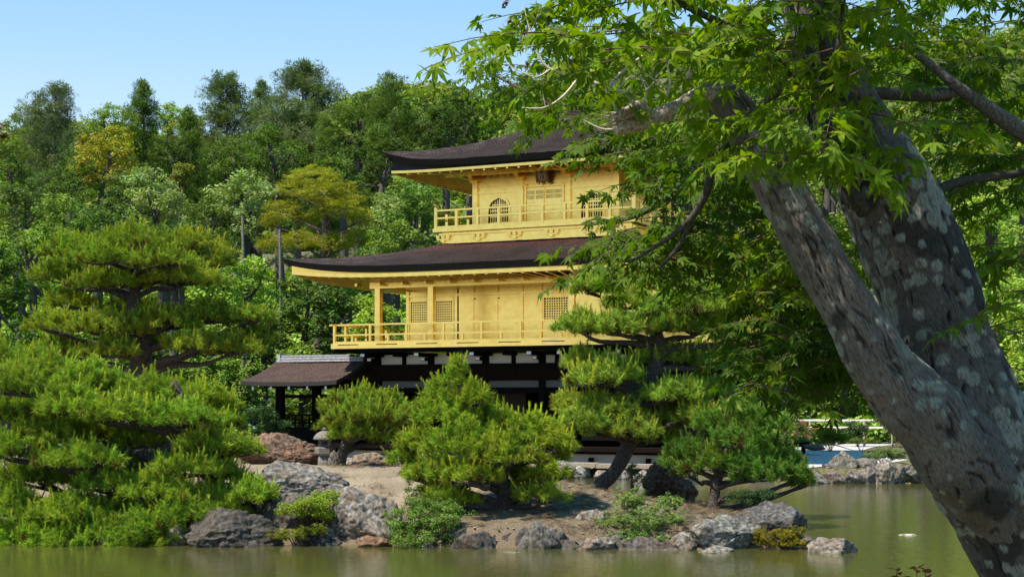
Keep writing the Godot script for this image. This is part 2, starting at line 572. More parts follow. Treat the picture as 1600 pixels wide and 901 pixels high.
# A frame with a grid of bars before a panel, in the plane z; one window of its own.
func lattice(x0: float, x1: float, y0: float, y1: float, z: float, nx: int, ny: int, bar: float, back: Material) -> void:
	var w := Node3D.new()
	w.name = numbered("lattice_window", B)
	B.add_child(w, true)
	bx("window_panel", back, x0, x1, y0, y1, z - 0.06, z - 0.03, w)
	var g := Geo.new()
	for i in range(1, nx):
		var x := lerpf(x0, x1, float(i) / nx)
		g.box(x - bar / 2, x + bar / 2, y0 - BY, y1 - BY, z - 0.012, z + 0.012)
	for j in range(1, ny):
		var y := lerpf(y0, y1, float(j) / ny)
		g.box(x0, x1, y - bar / 2 - BY, y + bar / 2 - BY, z - 0.015, z + 0.008)
	tag(put("lattice", g.mesh(), M.gold, w), "", "", "", "stuff")
	g = Geo.new()
	var f := 0.06
	g.box(x0 - f, x0, y0 - f - BY, y1 + f - BY, z - 0.06, z + 0.035)
	g.box(x1, x1 + f, y0 - f - BY, y1 + f - BY, z - 0.06, z + 0.035)
	g.box(x0, x1, y0 - f - BY, y0 - BY, z - 0.06, z + 0.033)
	g.box(x0, x1, y1 - BY, y1 + f - BY, z - 0.06, z + 0.033)
	put("window_frame", g.mesh(), M.gold, w)

func bell_outline(cx: float, y0: float, w: float, h: float, grow := 0.0) -> PackedVector2Array:
	var o := PackedVector2Array()
	var pts := [[0.5, 0.0], [0.485, 0.3], [0.475, 0.6], [0.44, 0.72], [0.405, 0.8], [0.35, 0.875], [0.24, 0.945], [0.12, 0.98], [0.0, 1.03]]
	for q in pts:
		o.append(Vector2(cx + q[0] * (w + grow * 2.0), y0 - BY + q[1] * (h + grow) - (grow if q[1] == 0.0 and grow > 0.0 else 0.0)))
	for i in range(pts.size() - 2, -1, -1):
		var q = pts[i]
		o.append(Vector2(cx - q[0] * (w + grow * 2.0), y0 - BY + q[1] * (h + grow) - (grow if q[1] == 0.0 and grow > 0.0 else 0.0)))
	return o

func bell_window(cx: float, y0: float, w: float, h: float, z: float) -> void:
	var wn := Node3D.new()
	wn.name = numbered("bell_window", B)
	B.add_child(wn, true)
	var inn := bell_outline(cx, y0, w, h)
	var out := bell_outline(cx, y0, w, h, 0.07)
	var g := Geo.new()
	for i in inn.size():
		var j := (i + 1) % inn.size()
		var a := Vector3(out[i].x, out[i].y, z + 0.03)
		var b := Vector3(out[j].x, out[j].y, z + 0.03)
		var c := Vector3(inn[j].x, inn[j].y, z + 0.03)
		var d := Vector3(inn[i].x, inn[i].y, z + 0.03)
		g.quad(a, b, c, d)
		var back := Vector3(0, 0, -0.03)
		g.quad(a + back, b + back, b, a)
		g.quad(d, c, c + back * 4.0, d + back * 4.0)
	put("window_frame", g.mesh(), M.gold, wn)
	bx("window_panel", M.paper, cx - w / 2 - 0.1, cx + w / 2 + 0.1, y0 - 0.05, y0 + h + 0.12, z - 0.24, z - 0.21, wn)
	g = Geo.new()
	for i in range(-4, 5):
		var x := cx + w * i / 9.6
		var bw := 0.05 if i == 0 else 0.026
		var top := y0 + h * (1.0 - 1.6 * pow(absf(x - cx) / w, 2.4)) - BY
		g.box(x - bw / 2, x + bw / 2, y0 - BY, top, z - 0.075, z - 0.05)
	for j in range(1, 5):
		var y := y0 + h * j / 5.0 - BY
		var hw := w * (0.46 if j < 4 else 0.36)
		g.box(cx - hw, cx + hw, y - 0.017, y + 0.017, z - 0.07, z - 0.045)
	tag(put("lattice", g.mesh(), M.gold, wn), "", "", "", "stuff")

func pavilion() -> void:
	B = thing("golden_pavilion", "three-storey pavilion with gold leaf upper floors and dark sweeping bark roofs", "pavilion", Vector3(2.33, BY, -56.0), -TH)
	var X := 5.91
	var Z := 4.31
	# ground floor: white plaster footing, dark veranda, posts, white infill under the gold deck
	bx("plaster_footing", M.plaster, -X - 0.75, X + 0.75, 0.1, 0.70, -Z - 0.75, Z + 1.1)
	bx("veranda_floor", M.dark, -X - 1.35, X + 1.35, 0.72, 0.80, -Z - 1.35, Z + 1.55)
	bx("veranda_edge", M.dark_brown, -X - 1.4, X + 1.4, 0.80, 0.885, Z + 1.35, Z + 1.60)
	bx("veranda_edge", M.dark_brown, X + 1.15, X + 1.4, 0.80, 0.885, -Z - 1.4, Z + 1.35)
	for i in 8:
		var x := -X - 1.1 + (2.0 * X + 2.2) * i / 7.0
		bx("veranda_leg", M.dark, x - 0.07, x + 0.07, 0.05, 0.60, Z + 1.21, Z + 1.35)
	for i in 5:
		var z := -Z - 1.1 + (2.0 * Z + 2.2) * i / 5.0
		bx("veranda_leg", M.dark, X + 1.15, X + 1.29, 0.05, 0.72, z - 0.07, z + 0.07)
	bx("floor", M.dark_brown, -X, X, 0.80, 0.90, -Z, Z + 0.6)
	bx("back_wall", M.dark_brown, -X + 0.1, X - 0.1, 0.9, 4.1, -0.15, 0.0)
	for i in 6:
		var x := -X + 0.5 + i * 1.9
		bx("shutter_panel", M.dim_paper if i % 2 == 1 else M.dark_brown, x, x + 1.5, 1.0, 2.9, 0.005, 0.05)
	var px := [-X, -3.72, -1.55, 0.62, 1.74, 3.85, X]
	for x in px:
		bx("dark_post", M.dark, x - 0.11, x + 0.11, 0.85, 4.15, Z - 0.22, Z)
	for z in [2.16, 0.0, -2.16, -Z + 0.11]:
		for x in [-X, X]:
			bx("dark_post", M.dark, x - 0.11, x + 0.11, 0.85, 4.15, z - 0.11, z + 0.11)
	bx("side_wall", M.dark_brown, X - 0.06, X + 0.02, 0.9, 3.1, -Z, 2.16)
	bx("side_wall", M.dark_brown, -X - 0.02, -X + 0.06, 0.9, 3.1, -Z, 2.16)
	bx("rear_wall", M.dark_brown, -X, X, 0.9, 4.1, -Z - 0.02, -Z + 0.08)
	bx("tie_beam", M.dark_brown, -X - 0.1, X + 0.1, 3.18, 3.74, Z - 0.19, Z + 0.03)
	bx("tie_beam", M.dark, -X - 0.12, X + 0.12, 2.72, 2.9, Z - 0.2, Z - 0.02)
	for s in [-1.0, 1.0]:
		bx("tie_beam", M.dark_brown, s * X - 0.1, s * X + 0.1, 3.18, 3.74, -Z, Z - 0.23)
		bx("plaster_infill", M.plaster, s * X - 0.04, s * X + 0.04, 3.75, 4.12, -Z, Z - 0.24)
	bx("transom_panel", M.dim_paper, -X + 0.15, X - 0.15, 2.92, 3.16, Z - 0.14, Z - 0.10)
	for i in px.size() - 1:
		var a: float = px[i] + 0.14
		var b: float = px[i + 1] - 0.14
		var m := (a + b) / 2.0
		bx("plaster_infill", M.plaster, a, m - 0.08, 3.76, 4.10, Z - 0.12, Z - 0.07)
		bx("plaster_infill", M.plaster, m + 0.08, b, 3.76, 4.10, Z - 0.12, Z - 0.07)
		bx("dark_strut", M.dark, m - 0.06, m + 0.06, 3.75, 4.12, Z - 0.14, Z + 0.0)
		bx("dark_bracket", M.dark, m - 0.16, m + 0.14, 4.02, 4.16, Z - 0.1, Z + 0.5)
	for x in px:
		var k := Node3D.new()
		k.name = numbered("dark_bracket", B)
		B.add_child(k, true)
		bx("bracket_arm", M.dark, x - 0.09, x + 0.09, 3.86, 3.98, Z, Z + 0.55, k)
		bx("bracket_arm", M.dark, x - 0.10, x + 0.10, 4.0, 4.14, Z, Z + 1.0, k)
		bx("bracket_arm", M.dark, x - 0.32, x + 0.32, 4.02, 4.13, Z + 0.02, Z + 0.14, k)
		bx("white_bracket_end", M.white_paint, x - 0.07, x + 0.07, 3.875, 3.965, Z + 0.551, Z + 0.57, k)
		bx("white_bracket_end", M.white_paint, x - 0.08, x + 0.08, 4.02, 4.12, Z + 1.001, Z + 1.02, k)
		bx("white_bracket_end", M.white_paint, x - 0.335, x - 0.321, 4.03, 4.12, Z + 0.03, Z + 0.13, k)
	bx("deck_beam", M.dark, -X - 1.1, X + 1.1, 4.16, 4.30, Z + 0.85, Z + 1.12)
	bx("deck_beam", M.dark, -X - 1.05, -X - 0.85, 4.16, 4.30, -Z - 1.0, Z + 0.84)
	bx("deck_beam", M.dark, X + 0.85, X + 1.05, 4.16, 4.30, -Z - 1.0, Z + 0.84)
	# second floor: gold deck with railing, recessed porch at the left, wall flush with the posts at the right
	bx("deck", M.gold, -X - 1.2, X + 1.2, 4.305, 4.48, -Z - 1.2, Z + 1.2)
	for i in 9:
		var x := -6.4 + i * 1.6
		bx("deck_slot", M.dark_brown, x - 0.42, x + 0.42, 4.425, 4.455, Z + 1.19, Z + 1.204)
	var rx := X + 1.1
	var rz := Z + 1.1
	var dy := 4.48 - BY
	var hs := [0.04, 0.31, 0.67]
	rail_run(Vector3(-rx, dy, rz), Vector3(rx, dy, rz), 0.74, hs, 0.075, 0.065, 2)
	rail_run(Vector3(-rx, dy, -rz), Vector3(-rx, dy, rz), 0.74, hs, 0.075, 0.065, 2)
	rail_run(Vector3(rx, dy, rz), Vector3(rx, dy, -rz), 0.74, hs, 0.075, 0.065, 2)
	rail_run(Vector3(rx, dy, -rz), Vector3(-rx, dy, -rz), 0.74, hs, 0.075, 0.065, 2)
	for s in [[-1, 1], [1, 1], [1, -1], [-1, -1]]:
		bx("rail_post", M.gold, s[0] * rx - 0.045, s[0] * rx + 0.045, 4.48, 5.14, s[1] * rz - 0.045, s[1] * rz + 0.045)
	for x in [-X, -3.72, 1.74]:
		bx("gold_post", M.gold, x - 0.105, x + 0.105, 4.48, 6.52, Z - 0.21, Z)
	var wz := 2.16
	bx("ceiling", M.gold_shaded, -X, 1.74, 6.56, 6.60, wz, Z - 0.22)
	bx("eave_beam", M.gold, -X - 0.3, X + 0.3, 6.50, 6.72, Z - 0.19, Z + 0.03)
	bx("eave_beam", M.gold, -X - 0.03, -X + 0.19, 6.51, 6.70, -Z - 0.3, Z - 0.2)
	bx("eave_beam", M.gold, X - 0.19, X + 0.03, 6.51, 6.70, -Z - 0.3, Z - 0.2)
	# recessed wall: panels between posts, lattice windows above the rail
	var seg := [[-5.80, -5.0, 1], [-4.82, -3.92, 1], [-3.72, -3.18, 0], [-3.1, -2.2, 2], [-2.12, -1.2, 2], [-1.1, -0.45, 0], [-0.33, 0.72, 1], [0.9, 1.66, 0]]
	for q in seg:
		if q[2] == 1:
			bx("wall_panel", M.gold, q[0], q[1], 4.48, 5.28, wz - 0.08, wz - 0.01)
			bx("wall_panel", M.gold, q[0], q[1], 6.19, 6.56, wz - 0.08, wz - 0.01)
			bx("panel_batten", M.gold, q[0], q[1], 4.98, 5.02, wz - 0.01, wz + 0.012)
			lattice(q[0] + 0.06, q[1] - 0.06, 5.34, 6.13, wz - 0.02, 9 if q[1] - q[0] < 0.9 else 10, 9, 0.03, M.paper)
		elif q[2] == 2:
			var dr := bx("door", M.gold, q[0], q[1], 4.50, 6.2, wz - 0.07, wz + 0.01)
			bx("door_frame", M.gold, q[0], q[1], 6.2, 6.26, wz - 0.06, wz + 0.05, dr)
			bx("hinge", M.dark_brown, q[0] + 0.02, q[0] + 0.08, 6.16, 6.2, wz + 0.01, wz + 0.03, dr)
			bx("wall_panel", M.gold, q[0], q[1], 6.26, 6.56, wz - 0.08, wz - 0.02)
		else:
			bx("wall_panel", M.gold, q[0], q[1], 4.48, 6.56, wz - 0.08, wz - 0.01)
	for x in [-5.86, -4.91, -3.82, -3.14, -2.16, -1.15, -0.39, 0.81, 1.7]:
		bx("gold_post", M.gold, x - 0.06, x + 0.06, 4.48, 6.56, wz - 0.09, wz + 0.04)
	bx("lintel", M.gold, -X + 0.11, 1.64, 6.30, 6.38, wz + 0.041, wz + 0.07)
	bx("floor_sill", M.gold, -X + 0.11, 1.64, 4.48, 4.56, wz + 0.041, wz + 0.08)
	bx("porch_side_wall", M.gold, 1.76, 1.84, 4.48, 6.5, wz + 0.05, Z - 0.22)
	bx("wall_panel", M.gold, 1.86, X - 0.12, 4.48, 6.5, Z - 0.14, Z - 0.07)
	for y in [4.95, 5.45, 5.85, 6.2]:
		bx("panel_batten", M.gold, 1.86, X - 0.12, y, y + 0.05, Z - 0.07, Z - 0.035)
	for x in [3.82, X]:
		bx("gold_post", M.gold, x - 0.105, x + 0.105, 4.48, 6.5, Z - 0.212, Z - 0.001)
	bx("side_wall", M.gold, X - 0.1, X - 0.02, 4.48, 6.5, -Z, Z - 0.22)
	bx("side_wall", M.gold, -X + 0.02, -X + 0.1, 4.48, 6.5, -Z, wz - 0.1)
	bx("rear_wall", M.gold, -X, X, 4.48, 6.5, -Z, -Z + 0.08)
	for z in [0.0, -2.16, -Z + 0.1]:
		for x in [-X, X]:
			bx("gold_post", M.gold, x - 0.105, x + 0.105, 4.48, 6.5, z - 0.1, z + 0.1)
	for i in 15:                                    # carved bracket ends under the eave beam
		var x := -6.6 + i * 0.95
		bx("bracket_end", M.gold, x - 0.05, x + 0.05, 6.58, 6.68, Z + 0.031, Z + 0.34)
	var R2 := {"ox": 8.36, "oz": 6.76, "ix": 3.55, "iz": 3.55, "y0": 7.06, "y1": 8.1, "k": 0.72, "lift": 0.42, "th": 0.23, "rust": 1.0}
	hip_roof("lower_roof", R2)
	eaves(R2, X, Z, 6.70, 0.05, 0.46)
	bx("roof_curb", M.roof_edge, -3.7, 3.7, 7.9, 8.06, -3.7, 3.7)
	# third floor
	var a3 := 2.75
	bx("balcony_base", M.gold, -3.62, 3.62, 8.065, 8.47, -3.62, 3.62)
	bx("base_moulding", M.gold, -3.7, 3.7, 8.37, 8.44, -3.7, 3.7)
	bx("balcony_floor", M.gold, -3.87, 3.87, 8.472, 8.60, -3.87, 3.87)
	for i in 6:
		var x := -3.55 + i * 1.42
		for side in [0, 1]:
			var g := Geo.new()
			for j in 3:
				g.box(-0.25 + j * 0.2, -0.13 + j * 0.2, 0.06, 0.13, 0, 0.1)
				g.box(-0.27 + j * 0.2, -0.11 + j * 0.2, 0.13, 0.17, 0, 0.12)
			g.box(-0.24, 0.24, 0.0, 0.05, 0, 0.08)
			g.box(-0.08, 0.06, -0.07, 0.0, 0, 0.09)
			var o := put("carved_bracket", g.mesh(), M.gold, B, Vector3(x, 8.19 - BY, 3.622) if side == 0 else Vector3(3.622, 8.19 - BY, -x))
			if side == 1: o.rotation.y = PI / 2
	var r3 := 3.78
	var d3 := 8.60 - BY
	var h3 := [0.04, 0.37, 0.64]
	rail_run(Vector3(-r3, d3, r3), Vector3(r3, d3, r3), 0.84, h3, 0.1, 0.065)
	rail_run(Vector3(-r3, d3, -r3), Vector3(-r3, d3, r3), 0.84, h3, 0.1, 0.065)
	rail_run(Vector3(r3, d3, r3), Vector3(r3, d3, -r3), 0.84, h3, 0.1, 0.065)
	rail_run(Vector3(r3, d3, -r3), Vector3(-r3, d3, -r3), 0.84, h3, 0.1, 0.065)
	for s in [[-1, 1], [1, 1], [1, -1], [-1, -1]]:
		var g := Geo.new()
		g.lathe([[0.075, 0.0], [0.075, 0.74], [0.055, 0.76], [0.055, 0.79], [0.085, 0.82], [0.08, 0.87], [0.03, 0.93], [0.0, 0.96]], 10)
		put("corner_post", g.mesh(true), M.gold, B, Vector3(s[0] * r3, d3, s[1] * r3))
	var y0 := 8.60
	var y1 := 10.62
	# front wall with real bell-shaped openings
	var wall := CSGBox3D.new()
	wall.name = "front_wall"
	wall.size = Vector3(2.0 * a3 - 0.1, y1 - y0, 0.14)
	wall.position = Vector3(0, (y0 + y1) / 2.0 - BY, a3 - 0.16)
	wall.material = M.gold
	B.add_child(wall)
	var wy := 8.64
	for cx in [-1.82, 1.82]:
		var cut := CSGPolygon3D.new()
		cut.name = "window_opening"
		cut.operation = CSGShape3D.OPERATION_SUBTRACTION
		cut.polygon = bell_outline(cx, wy, 0.86, 1.06)
		cut.depth = 0.6
		cut.position = Vector3(0, -wall.position.y, 0.3)
		cut.material = M.gold
		wall.add_child(cut, true)
		bell_window(cx, wy, 0.86, 1.06, a3 - 0.09)
	bx("rear_wall", M.gold, -a3, a3, y0, y1, -a3, -a3 + 0.1)
	bx("side_wall", M.gold, -a3 + 0.02, -a3 + 0.12, y0, y1, -a3 + 0.1, a3 - 0.24)
	bx("side_wall", M.gold, a3 - 0.12, a3 - 0.02, y0, y1, -a3 + 0.1, a3 - 0.24)
	for i in 4:
		var x := lerpf(-a3, a3, i / 3.0)
		bx("gold_post", M.gold, x - 0.1, x + 0.1, y0, 10.3, a3 - 0.2, a3 + 0.0)
		if i > 0 and i < 3:
			bx("gold_post", M.gold, a3 - 0.2, a3 + 0.002, y0, 10.3, -x - 0.1, -x + 0.1)
		var k := Node3D.new()
		k.name = numbered("bracket_block", B)
		B.add_child(k, true)
		bx("bracket_arm", M.gold_shaded, x - 0.15, x + 0.15, 10.3, 10.4, a3 - 0.2, a3 + 0.1, k)
		bx("bracket_arm", M.gold_shaded, x - 0.24, x + 0.24, 10.42, 10.5, a3 - 0.15, a3 + 0.05, k)
		bx("bracket_arm", M.gold_shaded, x - 0.08, x + 0.08, 10.42, 10.52, a3 + 0.05, a3 + 0.4, k)
		for j in [-1, 0, 1]:
			bx("bracket_cap", M.gold_shaded, x + j * 0.19 - 0.06, x + j * 0.19 + 0.06, 10.505, 10.58, a3 - 0.14, a3 + 0.07, k)
	bx("gold_post", M.gold, a3 - 0.2, a3 + 0.002, y0, 10.3, -a3 - 0.0, -a3 + 0.2)
	for i in 3:
		var x0 := lerpf(-a3, a3, i / 3.0) + 0.1
		var x1 := lerpf(-a3, a3, (i + 1) / 3.0) - 0.1
		bx("wall_batten", M.gold, x0, x1, 10.15, 10.22, a3 - 0.09, a3 - 0.05)
		if i != 1:
			bx("wall_batten", M.gold, x0, x1, 9.9, 9.96, a3 - 0.09, a3 - 0.05)
	# double doors with barred tops in the middle bay
	for s in [-1.0, 1.0]:
		var dr := bx("door", M.gold, minf(s * 0.02, s * 0.7), maxf(s * 0.02, s * 0.7), 8.66, 9.96, a3 - 0.088, a3 - 0.05)
		for q in [0.05, 0.39]:
			var x0: float = minf(s * q, s * (q + 0.28))
			bx("door_panel", M.paper, x0, x0 + 0.28, 9.6, 9.9, a3 - 0.05, a3 - 0.046, dr)
			var g := Geo.new()
			for i in range(0, 7):
				var x := x0 + 0.28 * i / 6.0
				g.box(x - 0.012, x + 0.012, 9.6 - BY, 9.9 - BY, a3 - 0.045, a3 - 0.025)
			g.box(x0, x0 + 0.28, 9.735 - BY, 9.765 - BY, a3 - 0.043, a3 - 0.027)
			tag(put("door_bars", g.mesh(), M.gold, dr), "", "", "", "stuff")
			for y in [[9.4, 9.53], [8.98, 9.36], [8.70, 8.94]]:
				bx("door_panel", M.gold, x0, x0 + 0.28, y[0], y[1], a3 - 0.05, a3 - 0.038, dr)
		bx("door_jamb", M.gold, s * 0.735 - 0.03, s * 0.735 + 0.03, 8.6, 10.02, a3 - 0.09, a3 - 0.01)
	bx("door_head", M.gold, -0.79, 0.79, 10.021, 10.07, a3 - 0.09, a3 - 0.005)
	for s in [-0.78, 0.78]:
		bx("door_hinge", M.gold_shaded, s - 0.1, s + 0.1, 10.071, 10.13, a3 - 0.05, a3 + 0.02)
	for z in [-0.4, 0.0, 0.4, 0.8]:                 # bars of the side doorway
		bx("door_panel", M.gold, a3 - 0.02, a3 + 0.02, 8.66, 9.9, z - 0.14, z + 0.14)
	bx("eave_beam", M.gold, -a3 - 0.9, a3 + 0.9, 10.50, 10.66, a3 + 0.38, a3 + 0.52)
	for i in 9:
		var x := -3.4 + i * 0.85
		bx("bracket_end", M.gold, x - 0.045, x + 0.045, 10.56, 10.65, a3 + 0.521, a3 + 0.75)
	for s in [-1.0, 1.0]:
		bx("eave_beam", M.gold, s * (a3 + 0.45) - 0.07, s * (a3 + 0.45) + 0.07, 10.50, 10.66, -a3 - 0.9, a3 + 0.37)
	var R3 := {"ox": 5.2, "oz": 5.2, "ix": 0.12, "iz": 0.12, "y0": 10.80, "y1": 13.2, "k": 0.45, "lift": 0.47, "th": 0.2, "rust": 0.15}
	hip_roof("upper_roof", R3)
	eaves(R3, a3, a3, 10.62, 0.09, 0.46, 0.09, 0.12, true)
	# name board with three characters, leaning out under the upper eave
	var sign := Node3D.new()
	sign.name = "name_board"
	sign.position = Vector3(0.02, 10.22 - BY, a3 + 0.14)
	sign.rotation.x = 0.28
	B.add_child(sign)
	var g := Geo.new()
	g.box(-0.17, 0.17, 0.0, 0.52, 0.0, 0.04)
	put("board", g.mesh(), mat(lin(0.5, 0.29, 0.16), 0.6), sign)
	g = Geo.new()
	g.box(-0.23, -0.17, -0.06, 0.58, -0.02, 0.08); g.box(0.17, 0.23, -0.06, 0.58, -0.02, 0.08)
	g.box(-0.17, 0.17, 0.52, 0.58, -0.02, 0.08); g.box(-0.17, 0.17, -0.06, 0.0, -0.02, 0.08)
	put("board_frame", g.mesh(), mat(lin(0.16, 0.11, 0.06), 0.5), sign)
	for s in [-0.16, 0.16]:
		g = Geo.new()
		g.box(s - 0.035, s + 0.035, -0.14, -0.06, -0.03, 0.06)
		put("board_foot", g.mesh(), M.gold_shaded, sign)
	g = Geo.new()
	var strokes := [
		[[0, 9, 0, 10], [-4, 9, 4, 9], [-4, 9, -4, 8], [4, 9, 4, 8], [-1, 8, -3, 6.6], [1, 8, 3, 6.8], [-3, 5, 3, 5], [0, 6, -1, 3], [-1, 3, -4, 1], [2, 5, 2, 2], [2, 2, 4, 2]],
		[[0, 9.4, 0, 10], [-3, 9.2, 3, 9.2], [-2, 8.8, -1, 8], [2, 8.8, 1, 8], [-4, 7.8, 4, 7.8], [-2.5, 6.8, 2.5, 6.8], [-2.5, 6.8, -2.5, 4], [2.5, 6.8, 2.5, 4], [-2.5, 5.4, 2.5, 5.4], [-2.5, 4, 2.5, 4], [-1, 4, -3.5, 1], [1, 4, 1, 1.4], [1, 1.4, 4, 1.6]],
		[[-4, 9, -1, 9], [-2.5, 9, -2.5, 2], [-2.5, 2, -3.4, 2.6], [0, 9.4, 4, 9.4], [2, 9.4, 1.8, 8], [0.4, 8, 3.6, 8], [0.4, 8, 0.4, 3], [3.6, 8, 3.6, 3], [0.4, 6.4, 3.6, 6.4], [0.4, 4.7, 3.6, 4.7], [0.4, 3, 3.6, 3], [1.2, 3, 0, 1], [2.8, 3, 4.2, 1]],
	]
	for k in 3:
		for q in strokes[k]:
			var s := 0.0165
			var yb := 0.345 - k * 0.165
			g.beam(Vector3(q[0] * s * 1.3, yb + q[1] * s * 0.95, 0.044), Vector3(q[2] * s * 1.3, yb + q[3] * s * 0.95, 0.044), 0.013, 0.006, Color.WHITE, Vector3(0, 0, 1))
	put("lettering", g.mesh(), mat(lin(0.015, 0.02, 0.03), 0.5), sign)

func fishing_deck() -> void:
	var D := thing("fishing_deck", "small open dark timber pavilion with bark roof left of the gold building", "pavilion", Vector3(-8.5, BY, -55.6), -TH)
	var keep := B
	B = D
	var L := 2.5
	for q in [[0.0, 0.0], [0.0, -2.4], [L, 0.0], [L, -2.4]]:
		bx("post", M.dark, q[0] - 0.13, q[0] + 0.13, 0.35, 3.05, q[1] - 0.13, q[1] + 0.13)
	bx("floor", M.dark_brown, -0.3, L + 0.9, 0.75, 0.9, -2.7, 0.3)
	bx("low_wall", M.dark, 0.13, L - 0.13, 0.9, 1.5, -0.05, 0.05)
	bx("low_wall", M.dark, -0.05, 0.05, 0.9, 1.45, -2.27, -0.13)
	bx("low_wall", M.dark, 0.13, L - 0.13, 0.9, 1.45, -2.45, -2.35)
	bx("footing_wall", M.dark, -0.2, L + 0.9, -0.2, 0.75, -2.6, 0.2)
	for z in [0.0, -2.4]:
		bx("tie_beam", M.dark, 0.13, L - 0.13, 2.55, 2.68, z - 0.06, z + 0.06)
		bx("plate_beam", M.dark, -0.7, L + 0.4, 2.92, 3.08, z - 0.09, z + 0.09)
		bx("white_beam_end", M.white_paint, -0.715, -0.702, 2.93, 3.07, z - 0.08, z + 0.08)
		for y in [1.62, 1.74, 1.9]:
			bx("rail", M.dark, 0.13, L - 0.13, y, y + 0.045, z - 0.03, z + 0.03)
	for x in [0.0, L]:
		bx("tie_beam", M.dark, x - 0.06, x + 0.06, 2.55, 2.68, -2.27, -0.13)
		bx("gable_beam", M.dark, x - 0.08, x + 0.08, 3.085, 3.22, -2.6, 0.2)
		for y in [1.60, 1.72, 1.9]:
			bx("rail", M.dark, x - 0.03, x + 0.03, y, y + 0.045, -2.27, -0.13)
		for i in 4:
			var z := -0.5 - i * 0.47
			bx("baluster", M.dark, x - 0.025, x + 0.025, 1.45, 1.9, z - 0.025, z + 0.025)
	for i in 5:
		var x := -0.5 + i * 0.78
		bx("white_rafter_end", M.white_paint, x - 0.04, x + 0.04, 2.86, 2.97, 1.0, 1.02)
	# roof: two sagging slopes with a thick edge, and a pale tiled ridge
	var r := Geo.new()
	var e := Geo.new()
	var nt := 10
	var nx := 20
	var pt := func(i: int, j: int, s: float, dy: float) -> Vector3:
		var t := float(j) / nt
		var x := lerpf(-0.95 + 0.12 * sin(t * PI), L + 0.62, float(i) / nx)
		var sag := 0.06 * pow(absf(2.0 * i / nx - 1.0), 3.0)
		return Vector3(x, lerpf(3.12, 3.95, t * 0.72 + t * t * 0.28) + sag + dy - BY, -1.2 + s * lerpf(2.3, 0.0, t))
	for s in [1.0, -1.0]:
		var first := r.p.size()
		for j in nt + 1:
			for i in nx + 1:
				var q: Vector3 = pt.call(i, j, s, 0.0)
				var tone := 1.0 + 0.4 * n1.get_noise_3d(q.x * 1.5, 2.0, q.z * 4.0)
				r.vert(q, Color(0.14 * tone, 0.108 * tone, 0.095 * tone))
		for j in nt:
			for i in nx:
				var a := first + j * (nx + 1) + i
				if s > 0.0:
					r.face(a, a + 1, a + nx + 2); r.face(a, a + nx + 2, a + nx + 1)
				else:
					r.face(a, a + nx + 2, a + 1); r.face(a, a + nx + 1, a + nx + 2)
		for i in nx:
			e.quad(pt.call(i, 0, s, -0.14), pt.call(i + 1, 0, s, -0.14), pt.call(i + 1, 0, s, -0.003), pt.call(i, 0, s, -0.003))
			for j in nt:
				e.quad(pt.call(i, j, s, -0.14), pt.call(i + 1, j, s, -0.14), pt.call(i + 1, j + 1, s, -0.14), pt.call(i, j + 1, s, -0.14))
		for i in [0, nx]:
			for j in nt:
				e.quad(pt.call(i, j, s, -0.14), pt.call(i, j + 1, s, -0.14), pt.call(i, j + 1, s, -0.003), pt.call(i, j, s, -0.003))
	var roof := put("roof", r.mesh(true), M.roof, D)
	put("roof_edge", e.mesh(), M.roof_edge, roof)
	bx("ridge", M.ridge, -0.72, L + 0.45, 3.90, 3.98, -1.46, -0.94, roof)
	bx("ridge_course", M.dark, -0.68, L + 0.42, 3.981, 4.0, -1.38, -1.02, roof)
	bx("ridge", M.ridge, -0.70, L + 0.44, 4.001, 4.07, -1.40, -1.0, roof)
	bx("ridge_course", M.dark, -0.68, L + 0.42, 4.071, 4.09, -1.34, -1.06, roof)
	for i in 17:
		var g := Geo.new()
		g.box(-0.088, 0.088, 0.0, 0.06, -0.17, 0.17)
		put("ridge_tile", g.mesh(), M.ridge, roof, Vector3(-0.6 + i * 0.18, 4.091 - BY, -1.2))
	bx("ridge_end", M.ridge, -0.84, -0.70, 3.86, 4.2, -1.42, -0.98, roof)
	B = keep


# ---------------------------------------------------------------- foliage pieces
var clumps := []
var sprays := []
var tufts := []
var leaves := []

func rdir() -> Vector3:
	var z := rng.randf_range(-1, 1)
	var a := rng.randf() * TAU
	var r := sqrt(1.0 - z * z)
	return Vector3(r * cos(a), z, r * sin(a))

